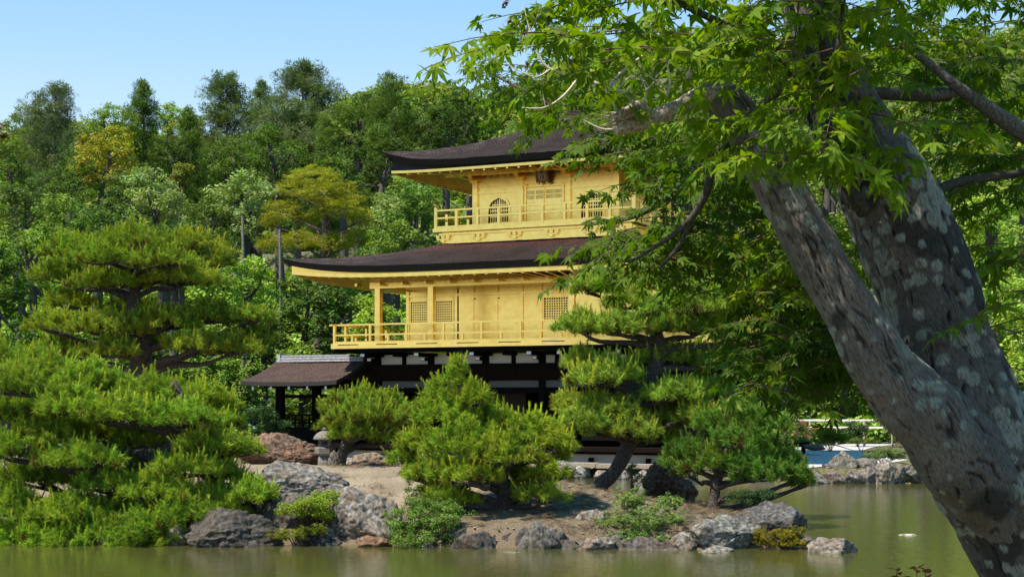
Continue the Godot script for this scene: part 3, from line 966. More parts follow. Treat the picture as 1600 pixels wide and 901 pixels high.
func pieces() -> void:
	for k in 3:                                    # a ball of broad leaves, radius 1
		var g := Geo.new()
		for i in 46:
			var d := rdir()
			d.y = d.y * 0.75 + 0.18
			var at := d * pow(rng.randf(), 0.4)
			var nrm := (d * 0.6 + Vector3(0, 0.7, 0) + rdir() * 0.75).normalized()
			var x := nrm.cross(rdir()).normalized()
			var z := nrm.cross(x)
			var s := rng.randf_range(0.17, 0.3)
			var t := rng.randf_range(0.75, 1.25)
			var c := Color(t * rng.randf_range(0.9, 1.12), t, t)
			g.tri(at - x * s, at - z * s * 0.5, at + x * s - nrm * s * 0.25, c)
			g.tri(at - x * s, at + x * s - nrm * s * 0.25, at + z * s * 0.5, c)
		clumps.append(g.mesh())
	for k in 3:                                    # a flat drooping conifer spray, radius 1
		var g := Geo.new()
		for i in 58:
			var a := rng.randf() * TAU
			var r := pow(rng.randf(), 0.5) * 0.85
			var at := Vector3(cos(a) * r, 0.30 * (1.0 - r * r) + rng.randf_range(-0.22, 0.18), sin(a) * r)
			var out := (Vector3(cos(a), rng.randf_range(-0.5, 0.45), sin(a)) + rdir() * 0.5).normalized()
			var side := out.cross(Vector3.UP).normalized()
			side = (side + Vector3.UP * rng.randf_range(-0.8, 0.8)).normalized()
			var s := rng.randf_range(0.2, 0.36)
			var t := rng.randf_range(0.7, 1.3)
			var c := Color(t, t, t)
			g.tri(at - side * s * 0.16, at + side * s * 0.16, at + out * s, c)
			g.tri(at - side * s * 0.16 + out * s * 0.2, at + side * s * 0.16 + out * s * 0.2, at - out * s * 0.4, c)
		sprays.append(g.mesh())
	for k in 4:                                    # a pine shoot with its needles and the upright new candle; metres
		var g := Geo.new()
		var old := Color(0.56, 0.70, 0.72)
		for i in 64:
			var a := rng.randf() * TAU
			var open := rng.randf_range(0.45, 1.45)
			var dir := Vector3(cos(a) * sin(open), cos(open), sin(a) * sin(open))
			var at := Vector3(0, rng.randf_range(-0.05, 0.10), 0)
			var ln := rng.randf_range(0.10, 0.16)
			var side := dir.cross(rdir()).normalized() * 0.0055
			var t := rng.randf_range(0.75, 1.3)
			g.tri(at - side, at + side, at + dir * ln, Color(old.r * t * rng.randf_range(0.9, 1.15), old.g * t, old.b * t))
		var tall := [0.15, 0.22, 0.09, 0.30][k] as float
		for i in int(26 + tall * 70):
			var a := rng.randf() * TAU
			var open := rng.randf_range(0.2, 0.65)
			var dir := Vector3(cos(a) * sin(open), cos(open), sin(a) * sin(open))
			var at := Vector3(0, rng.randf_range(0.05, tall), 0)
			var side := dir.cross(rdir()).normalized() * 0.0065
			var t := rng.randf_range(0.9, 1.25)
			g.tri(at - side, at + side, at + dir * 0.062, Color(1.45 * t, 1.4 * t, 0.8 * t))
		g.tri(Vector3(-0.008, -0.08, 0), Vector3(0.008, -0.08, 0), Vector3(0, tall, 0), Color(1.3, 1.0, 0.7))
		g.tri(Vector3(0, -0.08, -0.008), Vector3(0, -0.08, 0.008), Vector3(0, tall, 0), Color(1.3, 1.0, 0.7))
		tufts.append(g.mesh())
	for k in 4:                                    # a palmate maple leaf, 1 long, stalk at the origin, pointing to -Z, upper side +Y
		var g := Geo.new()
		var n := 7 if k < 3 else 5
		var spread := 2.35
		var tips := []
		var cuts := []
		for i in n:
			var f := 2.0 * i / (n - 1) - 1.0
			var a := f * spread
			var ln: float = (1.0 - 0.42 * absf(f) - 0.18 * f * f) * rng.randf_range(0.93, 1.07)
			var bend: float = -0.22 * ln * ln - [0.0, 0.14, 0.3, 0.1][k] * ln
			tips.append(Vector3(sin(a) * ln * 0.86, bend, -cos(a) * ln * 0.86))
		for i in n + 1:
			var f := (2.0 * i - 1.0) / (n - 1) - 1.0
			var a := clampf(f, -1.12, 1.12) * spread
			var ln := 0.30 - 0.05 * absf(f)
			cuts.append(Vector3(sin(a) * ln, -0.03 - 0.03 * absf(f), -cos(a) * ln))
		for i in n:
			var m: Vector3 = tips[i] * 0.52 + Vector3(0, 0.035, 0)
			var w: Vector3 = (cuts[i + 1] - cuts[i]).normalized() * 0.105
			var t := rng.randf_range(0.93, 1.07)
			var c := Color(t, t, t)
			g.tri(Vector3.ZERO, cuts[i], m, c)
			g.tri(cuts[i], m - w, m, c)
			g.tri(m - w, tips[i], m, c)
			g.tri(Vector3.ZERO, m, cuts[i + 1], c)
			g.tri(m, m + w, cuts[i + 1], c)
			g.tri(m, tips[i], m + w, c)
		g.tri(Vector3(-0.02, 0, 0), Vector3(0.02, 0, 0), Vector3(0, 0.12, 0.55), Color(1.2, 0.6, 0.5))
		leaves.append(g.mesh())

func jitter_basis(s: float, flat := 1.0, tilt := 0.45) -> Basis:
	var up := (Vector3.UP + rdir() * tilt).normalized()
	var x := up.cross(rdir()).normalized()
	return Basis(x, up, x.cross(up)).scaled(Vector3(s, s * flat, s))

func shade(c: Color, v: float, hue := 0.0) -> Color:
	var t := 1.0 + rng.randf_range(-v, v)
	return Color(c.r * t * (1.0 + hue), c.g * t, c.b * t)


# A broad-leaved tree: tapered trunk, limbs to every lobe of the crown, leaf clumps over the lobes.
func broad_tree(called: String, label: String, at: Vector3, height: float, radius: float, col: Color, group := "", kind := "tree", fine := 1.0, crown_from := 0.0, lobes := 0) -> Node3D:
	var t := thing(called, label, kind, at, 0.0, group)
	var ch := minf(height * 0.86, radius * 2.5)
	if crown_from > 0.0: ch = height * (1.0 - crown_from)
	var base := height - ch
	var g := Geo.new()
	var brown := Color(0.06, 0.052, 0.044)
	var bend := Vector3(rng.randf_range(-0.1, 0.1), 0, rng.randf_range(-0.1, 0.1)) * height
	var tr := 0.018 * height + 0.05
	var mid := Vector3(bend.x * 0.4, base + ch * 0.35, bend.z * 0.4)
	g.tube(PackedVector3Array([Vector3(0, -0.3, 0), mid * 0.5 + bend * 0.1, mid, Vector3(bend.x, height * 0.88, bend.z)]), PackedFloat32Array([tr * 1.5, tr, tr * 0.75, tr * 0.2]), 7, brown)
	var where := []
	var tints := []
	var n := lobes if lobes > 0 else int(9 + radius * 1.6)
	var cs := (0.34 + 0.075 * radius) * fine
	for k in n:
		var f := (k + 0.5) / n
		var a := k * 2.39996 + rng.randf_range(-0.4, 0.4)
		var hy := pow(f, 0.85)
		var rr := radius * 0.72 * sqrt(maxf(0.0, 1.0 - pow(maxf(hy - 0.22, 0.0) / 0.85, 2.0))) * rng.randf_range(0.75, 1.05)
		var c := Vector3(cos(a) * rr + bend.x * hy, base + ch * (0.14 + 0.76 * hy) , sin(a) * rr + bend.z * hy)
		var lr := radius * rng.randf_range(0.30, 0.46)
		if k % 2 == 0:
			g.tube(PackedVector3Array([mid.lerp(Vector3(bend.x, height * 0.8, bend.z), hy * 0.7), c * Vector3(0.6, 1, 0.6) - Vector3(0, lr * 0.5, 0), c]), PackedFloat32Array([tr * 0.45, tr * 0.3, tr * 0.1]), 5, brown)
		var lt := shade(col, 0.16, rng.randf_range(-0.1, 0.12))
		var m := int(clampf(2.6 * lr * lr / (cs * cs), 9.0, 70.0))
		for i in m:
			var d := rdir()
			d.y = d.y * 0.8 + 0.25
			var r := lr * rng.randf_range(0.72, 1.08)
			where.append(Transform3D(jitter_basis(cs * rng.randf_range(0.75, 1.25), 0.8), c + Vector3(d.x * r, d.y * r * 0.72, d.z * r)))
			tints.append(shade(lt, 0.18, rng.randf_range(-0.08, 0.1)))
	put("trunk", g.mesh(true), M.twig, t)
	scatter("crown", clumps[rng.randi() % 3], M.leaf, where, tints, t)
	return t

# An old conifer: straight bole showing through, irregular tiers of limbs carrying flat sprays at their ends.
func conifer(called: String, label: String, at: Vector3, height: float, radius: float, col: Color, group := "", sparse := 0.6, crown_from := 0.3, pointed := 0.6) -> Node3D:
	var t := thing(called, label, "tree", at, 0.0, group)
	var g := Geo.new()
	var grey := Color(0.13, 0.115, 0.10)
	var lean := Vector3(rng.randf_range(-0.03, 0.03), 0, rng.randf_range(-0.03, 0.03)) * height
	var tr := 0.014 * height + 0.06
	var path := PackedVector3Array()
	var radii := PackedFloat32Array()
	for i in 7:
		var f := i / 6.0
		path.append(Vector3(lean.x * f + 0.12 * sin(f * 7.0 + at.x), height * 0.98 * f - 0.3, lean.z * f))
		radii.append(tr * (1.25 - 1.17 * f))
	g.tube(path, radii, 7, grey)
	var where := []
	var tints := []
	var n := int(height * 4.2 * (1.0 + 0.5 * (1.0 - sparse)))
	for k in n:
		var f := lerpf(crown_from, 0.985, (k + rng.randf()) / n)
		var q := (f - crown_from) / (1.0 - crown_from)
		var ln := radius * pow(maxf(1.0 - q, 0.03), pointed) * rng.randf_range(0.5, 1.1) * (0.55 + 0.45 * smoothstep(0.0, 0.25, q))
		var a := k * 2.39996 + rng.randf_range(-0.5, 0.5)
		var root := Vector3(lean.x * f, height * f, lean.z * f)
		var rise := ln * rng.randf_range(-0.12, 0.28) + 0.25 * q
		var tip := root + Vector3(cos(a) * ln, rise, sin(a) * ln)
		g.tube(PackedVector3Array([root, root.lerp(tip, 0.55) + Vector3(0, -0.06 * ln, 0), tip]), PackedFloat32Array([tr * 0.28 * (1.1 - q), tr * 0.17 * (1.1 - q), 0.012]), 4, grey)
		if rng.randf() < 0.10 * sparse: continue     # a bare limb
		var m := int(5.0 + ln * 10.0 * (1.4 - sparse))
		var lt := shade(col, 0.2, rng.randf_range(-0.12, 0.12))
		for i in m:
			var e := pow(rng.randf(), 0.6)
			var s := rng.randf_range(0.32, 0.62) * (0.5 + 0.10 * radius)
			var c := root.lerp(tip, lerpf(0.12, 1.06, e)) + Vector3(rng.randf_range(-1, 1) * 0.4 * ln * e, rng.randf_range(-0.35, 0.35) * (0.6 + 0.4 * ln), rng.randf_range(-1, 1) * 0.4 * ln * e)
			where.append(Transform3D(jitter_basis(s, 1.0, 1.1), c))
			tints.append(shade(lt, 0.2))
	put("trunk", g.mesh(true), M.twig, t)
	scatter("crown", sprays[rng.randi() % 3], M.leaf, where, tints, t)
	return t

func tree_spot(u: float, d: float) -> Vector3:
	var x := (u - 800.0) / F * d
	return Vector3(x, ground_y(x, d), -d)

func forest() -> void:
	pieces()
	var top := func(v: float, d: float) -> float: return EYE - (v - VH) / F * d
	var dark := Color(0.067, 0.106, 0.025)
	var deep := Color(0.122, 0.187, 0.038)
	var mid_ := Color(0.193, 0.277, 0.052)
	var sage := Color(0.297, 0.367, 0.142)
	var light := Color(0.309, 0.438, 0.071)
	var olive := Color(0.24, 0.255, 0.045)
	var gold := Color(0.40, 0.335, 0.045)
	# tall old conifers on the skyline: u, v of the top, distance, width in pixels, colour, sparse, crown start, taper, label
	for q in [
		[80, 134, 118, 120, Color(0.165, 0.199, 0.106), 0.75, 0.3, 0.5, "tall grey-green old conifer with a bare pale bole, farthest left on the skyline"],
		[225, 130, 120, 105, deep * 1.25, 0.35, 0.25, 0.7, "pointed dark conifer rising just right of the yellow tree"],
		[350, 118, 122, 130, Color(0.160, 0.213, 0.069), 0.6, 0.3, 0.5, "tall thin-crowned conifer left of the highest tree on the skyline"],
		[405, 128, 128, 80, deep * 1.25, 0.5, 0.3, 0.6, "narrow conifer squeezed between the two tallest old conifers"],
		[462, 100, 120, 160, Color(0.175, 0.224, 0.095), 0.6, 0.28, 0.5, "highest old conifer on the skyline, broad and see-through"],
		[612, 118, 116, 120, deep * 1.25, 0.7, 0.3, 0.5, "dark conifer standing alone above the hilltop trees left of the upper roof"],
		[575, 150, 124, 84, Color(0.133, 0.181, 0.080), 0.7, 0.3, 0.5, "greyish conifer just left of the lone dark conifer"],
		[515, 180, 112, 80, deep * 1.25, 0.4, 0.2, 0.7, "dark conifer on the right flank of the highest tree"],
		[290, 170, 112, 84, deep * 1.25, 0.4, 0.2, 0.7, "dark conifer behind the thin-crowned one, lower and bushier"],
	]:
		var at := tree_spot(q[0], q[2])
		conifer("old_conifer", q[8], at, top.call(q[1], q[2]) - at.y, q[3] / 2.0 / F * q[2] * 1.45, q[4], "tall conifers on the hillside", q[5], q[6], q[7])
	# trees with a place of their own
	for q in [
		[147, 196, 100, 112, gold, "yellow-leaved tree standing out on the dark hillside at the left", "broadleaf_tree"],
		[-6, 184, 118, 60, Color(0.272, 0.170, 0.051), "orange-brown tree cut by the left edge below the skyline", "broadleaf_tree"],
		[268, 158, 152, 60, light, "pale round treetop on the skyline between two dark conifers", "broadleaf_tree"],
		[178, 166, 152, 110, mid_, "low round treetop on the skyline behind the yellow tree", "broadleaf_tree"],
		[38, 160, 156, 110, mid_, "low treetop on the skyline behind the old grey-green conifer", "broadleaf_tree"],
		[312, 176, 140, 70, olive, "olive treetop filling the skyline gap left of the thin-crowned conifer", "broadleaf_tree"],
		[660, 142, 118, 112, deep, "dense dark round tree on the hilltop right of the lone conifer", "broadleaf_tree"],
		[742, 142, 122, 96, dark, "dark tree at the right end of the hilltop row before the maple leaves", "broadleaf_tree"],
		[560, 150, 118, 100, deep, "dense dark tree at the left end of the hilltop row above the pavilion", "broadleaf_tree"],
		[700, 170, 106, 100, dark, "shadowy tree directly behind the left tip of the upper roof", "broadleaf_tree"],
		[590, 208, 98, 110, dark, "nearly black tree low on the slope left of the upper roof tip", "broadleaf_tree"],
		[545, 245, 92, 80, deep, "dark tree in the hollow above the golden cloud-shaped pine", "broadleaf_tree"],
		[645, 240, 88, 90, mid_, "mid-green tree right under the left end of the upper eave", "broadleaf_tree"],
		[660, 288, 74, 130, Color(0.170, 0.255, 0.060), "soft light tree touching the balcony corner", "broadleaf_tree"],
		[600, 300, 78, 96, sage, "sage-green tree between the golden pine and the balcony", "broadleaf_tree"],
		[620, 345, 68, 100, mid_, "bushy tree just above the lower roof beside the balcony", "broadleaf_tree"],
		[440, 190, 108, 120, deep, "dark tree filling in under the highest conifer", "broadleaf_tree"],
		[375, 215, 104, 110, deep, "dark tree filling in under the thin-crowned conifer", "broadleaf_tree"],
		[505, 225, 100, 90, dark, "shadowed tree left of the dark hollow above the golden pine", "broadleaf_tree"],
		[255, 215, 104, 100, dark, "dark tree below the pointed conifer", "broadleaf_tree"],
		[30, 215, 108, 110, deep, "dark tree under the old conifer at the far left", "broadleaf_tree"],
		[105, 245, 98, 90, deep, "dark tree left below the yellow tree", "broadleaf_tree"],
		[196, 262, 90, 84, Color(0.145, 0.196, 0.060), "grey-green tree right below the yellow tree", "broadleaf_tree"],
		[262, 262, 84, 118, sage, "large sage-green leafy tree on the middle slope", "broadleaf_tree"],
		[278, 258, 94, 40, olive, "slim olive tree with a rusty tip above the sage-green tree", "broadleaf_tree"],
		[388, 272, 80, 130, sage, "silvery round tree on the middle slope left of the golden pine", "broadleaf_tree"],
		[330, 305, 78, 100, Color(0.145, 0.204, 0.051), "rounded tree between the two sage-green trees", "broadleaf_tree"],
		[30, 285, 88, 130, Color(0.153, 0.204, 0.060), "broad light tree at the left edge of the middle slope", "broadleaf_tree"],
		[110, 300, 82, 120, mid_, "bushy tree on the middle slope above the tall back pine", "broadleaf_tree"],
		[185, 315, 76, 110, Color(0.128, 0.204, 0.051), "tree just above the left shoulder of the tall back pine", "broadleaf_tree"],
		[60, 350, 70, 120, mid_, "green tree low at the left behind the back pine", "broadleaf_tree"],
		[5, 380, 62, 130, Color(0.076, 0.145, 0.027), "dark green tree cut by the left edge beside the back pine", "broadleaf_tree"],
		[270, 345, 70, 110, Color(0.136, 0.196, 0.051), "tree right behind the top of the tall back pine", "broadleaf_tree"],
		[400, 400, 66, 110, light, "light green maple behind the right side of the tall back pine", "broadleaf_tree"],
		[352, 420, 64, 90, light, "pale leafy tree showing right of the back pine's crown", "broadleaf_tree"],
		[470, 432, 66, 120, Color(0.128, 0.187, 0.043), "rounded green tree behind the left tip of the lower roof", "broadleaf_tree"],
		[420, 480, 64, 90, Color(0.145, 0.221, 0.051), "leafy tree above the small dark pavilion's roof", "broadleaf_tree"],
		[545, 455, 66, 100, Color(0.119, 0.187, 0.048), "shady tree seen past the corner post of the gold porch", "broadleaf_tree"],
		[590, 472, 63, 90, Color(0.289, 0.408, 0.051), "bright yellow-green maple seen through the gold porch railing", "broadleaf_tree"],
		[520, 395, 78, 90, mid_, "tree between the golden pine and the lower roof", "broadleaf_tree"],
		[330, 500, 63, 100, mid_, "green tree right of the back pine's trunk", "broadleaf_tree"],
		[470, 540, 62, 100, Color(0.170, 0.255, 0.051), "low leafy tree behind the small dark pavilion", "broadleaf_tree"],
		[380, 560, 61, 90, Color(0.170, 0.272, 0.051), "bushy light tree left of the small dark pavilion's roof", "broadleaf_tree"],
		[300, 560, 60, 100, Color(0.204, 0.306, 0.051), "bright low tree between the two big pines", "broadleaf_tree"],
		[130, 560, 58, 130, deep, "dark low tree behind the back pine's trunk", "broadleaf_tree"],
		[20, 500, 56, 140, Color(0.085, 0.153, 0.031), "dark leafy tree at the left edge above the front pine", "broadleaf_tree"],
		[225, 500, 60, 120, deep, "dark tree right behind the back pine's trunk", "broadleaf_tree"],
	]:
		var at := tree_spot(q[0], q[2])
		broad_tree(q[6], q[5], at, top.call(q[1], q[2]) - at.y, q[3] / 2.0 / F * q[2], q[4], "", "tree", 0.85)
	cloud_pine("golden_pine", "golden-green pine clipped into cloud-like layers on the slope above the lower roof", 492, 76.0)
	# bare grey boles between the leaves
	for q in [[378, 338, 398, 70, "bare grey bole showing below the silvery round tree"], [436, 358, 392, 71, "second bare grey bole, just left of the golden pine"]]:
		var at := tree_spot(q[0], q[3])
		var h: float = top.call(q[1], q[3]) - at.y
		var g := Geo.new()
		g.tube(PackedVector3Array([Vector3(0, -0.2, 0), Vector3(0.1, h * 0.5, 0), Vector3(0.02, h, 0)]), PackedFloat32Array([0.11, 0.09, 0.06]), 8, Color(0.26, 0.24, 0.22), n1, 0.2)
		tag(put("bare_tree_trunk", g.mesh(true), M.pine_bark, self, at), q[4], "tree trunk")
	# trees on the right, seen through and under the maple
	var names := ["dark tree", "mid-green tree", "light green tree", "sage-green tree"]
	var cols := [dark, mid_, light, sage]
	var spots := [
		[905, 118, 132, 110, 1], [985, 128, 136, 120, 0], [1065, 110, 140, 120, 1], [1140, 120, 136, 120, 0], [1215, 112, 138, 110, 1], [1300, 120, 130, 110, 0], [1385, 150, 124, 110, 1], [1465, 130, 128, 120, 0], [1550, 126, 130, 120, 1], [1635, 130, 124, 120, 0],
		[1050, 200, 96, 120, 0], [1130, 215, 92, 120, 0], [1205, 225, 90, 110, 1], [1290, 210, 90, 110, 1], [1400, 200, 86, 110, 3], [1490, 215, 88, 110, 1], [1590, 220, 84, 120, 1],
		[1100, 330, 84, 110, 0], [1180, 340, 84, 110, 1], [1270, 330, 84, 120, 0], [1360, 320, 84, 110, 1], [1450, 310, 70, 120, 2], [1550, 300, 68, 130, 2], [1640, 320, 68, 120, 1],
		[1150, 470, 80, 110, 1], [1230, 480, 79, 110, 1], [1320, 470, 79, 120, 1], [1560, 410, 60, 150, 2], [1640, 420, 58, 140, 2], [1480, 440, 62, 120, 2],
		[1200, 575, 82, 90, 1], [1290, 565, 84, 100, 1], [1380, 570, 82, 100, 2], [1600, 520, 54, 150, 2], [1530, 545, 55, 110, 3],
	]
	var rows := ["highest row", "second row", "third row", "fourth row", "lowest row"]
	var row := 0
	var k := 0
	for i in spots.size():
		var q: Array = spots[i]
		if i > 0 and q[0] < spots[i - 1][0] - 250:
			row += 1
			k = 0
		k += 1
		var at := tree_spot(q[0], q[2])
		var ord: String = ["first", "second", "third", "fourth", "fifth", "sixth", "seventh", "eighth", "ninth", "tenth"][k - 1]
		broad_tree("broadleaf_tree", "%s behind the maple, %s from left in its %s" % [names[q[4]], ord, rows[row]], at, top.call(q[1], q[2]) - at.y, q[3] / 2.0 / F * q[2], cols[q[4]], "trees behind the foreground maple", "tree", 0.85)
	# the wood on the far hill, one mass
	var where := []
	var tints := []
	while where.size() < 5200:
		var d := rng.randf_range(165.0, 440.0)
		var u := rng.randf_range(-150.0, 1800.0)
		var x := (u - 800.0) / F * d
		var s := rng.randf_range(2.6, 4.6)
		for j in 2:
			where.append(Transform3D(jitter_basis(s * (1.0 if j == 0 else 0.75), 0.9), Vector3(x + j * rng.randf_range(-2, 2), ground_y(x, d) + 1.5 + j * 2.6, -d)))
			tints.append(shade([deep, mid_, olive, deep][rng.randi() % 4], 0.25))
	tag(scatter("far_forest", clumps[0], M.leaf, where, tints), "hazy green wood covering the far hill", "", "", "stuff")
	# undergrowth at the foot of the slope
	where = []
	tints = []
	while where.size() < 9000:
		var d := 58.5 + 62.0 * pow(rng.randf(), 1.3)
		var x := rng.randf_range(-24.0, 30.0) * d / 60.0
		if d - bank(x) < 2.5 or Vector2((x + 1.0) / 10.5, (d - 56.0) / 9.0).length() < 1.0: continue
		if x > 6.0 and d < 71.0 and x < 24.0: continue
		var s := rng.randf_range(0.35, 0.8) * (1.0 + 0.018 * (d - 58.0))
		where.append(Transform3D(jitter_basis(s, 0.8), Vector3(x, ground_y(x, d) + s * 0.5, -d)))
		tints.append(shade([deep, mid_, light][rng.randi() % 3], 0.25))
	tag(scatter("undergrowth", clumps[1], M.leaf, where, tints), "low leafy undergrowth at the foot of the wooded slope", "", "", "stuff")

func cloud_pine(called: String, label: String, u0: float, d: float) -> void:
	var at := tree_spot(u0, d)
	var t := thing(called, label, "pine tree", at)
	var g := Geo.new()
	var bark := Color(0.09, 0.065, 0.05)
	var where := []
	var tints := []
	var q := func(u: float, v: float, dz: float) -> Vector3: return P(u, v, d + dz) - at
	g.tube(PackedVector3Array([Vector3(0, -0.3, 0), q.call(505, 405, 0.0), q.call(510, 350, 0.0), q.call(502, 310, 0.0), q.call(495, 285, 0.0)]), PackedFloat32Array([0.3, 0.22, 0.17, 0.11, 0.05]), 7, bark)
	for b in [[490, 285, 88, 30, 0.0], [455, 300, 50, 26, 0.8], [530, 302, 60, 28, -0.6], [500, 308, 70, 24, -1.2], [445, 336, 66, 30, 0.5], [525, 332, 76, 32, -1.0], [565, 345, 46, 26, 0.6], [480, 345, 50, 20, 1.2], [430, 386, 60, 28, 0.2], [470, 380, 60, 26, -0.8], [520, 385, 74, 26, -0.6], [560, 376, 50, 24, 0.8], [545, 318, 50, 20, 1.4], [420, 352, 34, 16, 1.4]]:
		var c: Vector3 = q.call(b[0], b[1], b[4])
		var rx: float = b[2] / 2.0 / F * d
		var ry: float = b[3] * 0.75 / F * d
		g.tube(PackedVector3Array([q.call(506, b[1] + 26, 0.0), (q.call(506, b[1] + 26, 0.0) as Vector3).lerp(c, 0.6), c]), PackedFloat32Array([0.09, 0.06, 0.02]), 5, bark)
		var lt := shade(Color(0.40, 0.39, 0.05), 0.12)
		for i in int(85.0 * rx):
			var dd := rdir()
			dd.y = dd.y * 0.7 + 0.3
			var r := rng.randf_range(0.6, 1.05)
			where.append(Transform3D(jitter_basis(rng.randf_range(0.22, 0.36), 0.8), c + Vector3(dd.x * rx * r, dd.y * ry * r, dd.z * rx * r)))
			tints.append(shade(lt, 0.22))
	put("trunk", g.mesh(true), M.twig, t)
	scatter("crown", sprays[0], M.needle, where, tints, t)


# ---------------------------------------------------------------- rocks
func boulder(seed_: int, size: Vector3, base: Color, lichen: Color, lichen_share: float, level := 4, rough := 0.14) -> ArrayMesh:
	var r := RandomNumberGenerator.new()
	r.seed = 1000 + seed_
	# an icosphere
	var v := PackedVector3Array()
	var f := (1.0 + sqrt(5.0)) / 2.0
	for q in [[-1, f, 0], [1, f, 0], [-1, -f, 0], [1, -f, 0], [0, -1, f], [0, 1, f], [0, -1, -f], [0, 1, -f], [f, 0, -1], [f, 0, 1], [-f, 0, -1], [-f, 0, 1]]:
		v.append(Vector3(q[0], q[1], q[2]).normalized())
	var t := PackedInt32Array([0, 11, 5, 0, 5, 1, 0, 1, 7, 0, 7, 10, 0, 10, 11, 1, 5, 9, 5, 11, 4, 11, 10, 2, 10, 7, 6, 7, 1, 8, 3, 9, 4, 3, 4, 2, 3, 2, 6, 3, 6, 8, 3, 8, 9, 4, 9, 5, 2, 4, 11, 6, 2, 10, 8, 6, 7, 9, 8, 1])
	for step in level:
		var mids := {}
		var nt := PackedInt32Array()
		for i in range(0, t.size(), 3):
			var m := [0, 0, 0]
			for e in 3:
				var a := t[i + e]
				var b := t[i + (e + 1) % 3]
				var key := mini(a, b) * 100000 + maxi(a, b)
				if not mids.has(key):
					mids[key] = v.size()
					v.append((v[a] + v[b]).normalized())
				m[e] = mids[key]
			nt.append_array(PackedInt32Array([t[i], m[0], m[2], t[i + 1], m[1], m[0], t[i + 2], m[2], m[1], m[0], m[1], m[2]]))
		t = nt
	var planes := []
	for i in 15:
		var d := Vector3(r.randf_range(-1, 1), r.randf_range(-0.7, 1), r.randf_range(-1, 1)).normalized()
		planes.append([d, r.randf_range(0.62, 0.95)])
	var off := Vector3(r.randf(), r.randf(), r.randf()) * 60.0
	var big := maxf(size.x, maxf(size.y, size.z))
	var g := Geo.new()
	for q in v:
		var rad := 1.15
		for pl in planes:
			var dt: float = q.dot(pl[0])
			if dt > 0.2: rad = minf(rad, pl[1] / dt)
		var w := q * big * 1.2
		rad *= 1.0 + rough * n1.get_noise_3dv(q * 1.3 + off) + rough * 0.45 * nr.get_noise_3dv(w * 1.1 + off) + rough * 0.3 * n1.get_noise_3dv(w * 4.0 + off)
		var c := base
		var s := n2.get_noise_3dv(w * 1.4 + off)
		c = Color(c.r * (1.0 + 0.4 * s), c.g * (1.0 + 0.35 * s), c.b * (1.0 + 0.3 * s))
		var l := smoothstep(0.35 - lichen_share, 0.6 - lichen_share, n1.get_noise_3dv(w * 2.6 - off) + 0.25 * q.y)
		c = c.lerp(lichen, l * 0.8)
		var rust := smoothstep(0.15, 0.5, n2.get_noise_3dv(w * 0.8 + off * 0.4))
		c = c.lerp(Color(base.r * 1.15, base.g * 0.85, base.b * 0.6), rust * 0.6)
		var mossy := smoothstep(0.1, 0.45, n1.get_noise_3dv(w * 1.1 - off * 1.3) - 0.2 * q.y)
		c = c.lerp(Color(0.045, 0.05, 0.028), mossy * 0.5)
		var vein := smoothstep(0.55, 0.8, nr.get_noise_3dv(w * 0.9 - off * 0.5))
		c = c * (1.0 - 0.45 * vein)
		g.vert(q * rad * size * 0.5, c)
	for i in range(0, t.size(), 3):
		g.face(t[i], t[i + 1], t[i + 2])
	return g.mesh(true)

const ORD := ["first", "second", "third", "fourth", "fifth", "sixth", "seventh", "eighth", "ninth", "tenth", "eleventh", "twelfth", "thirteenth", "fourteenth", "fifteenth", "sixteenth", "seventeenth", "eighteenth", "nineteenth", "twentieth", "twenty-first", "twenty-second"]
var rock_no := 0
func rock(label: String, u: float, v: float, w: float, h: float, d: float, base := Color(0.25, 0.24, 0.23), lichen := Color(0.44, 0.44, 0.41), share := 0.1, lean := 0.0, called := "boulder", kind := "rock", deep := 1.0, level := 4, group := "") -> void:
	rock_no += 1
	var k := d / F
	var size := Vector3(w * k * (1.3 if w < 70.0 else 1.16), h * k * (1.55 if called != "bank_stone" else 1.25), w * k * 0.9 * deep)
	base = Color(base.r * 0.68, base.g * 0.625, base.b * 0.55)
	lichen = lichen * 0.62
	share -= 0.03
	var at := P(u, v, d)
	var o := put(called, boulder(rock_no, size, base, lichen, share, level), M.rock, self, Vector3(at.x, at.y - h * k * 0.18, at.z))
	o.rotation = Vector3(0, rng.randf_range(-0.3, 0.3), lean)
	tag(o, label, kind, group)

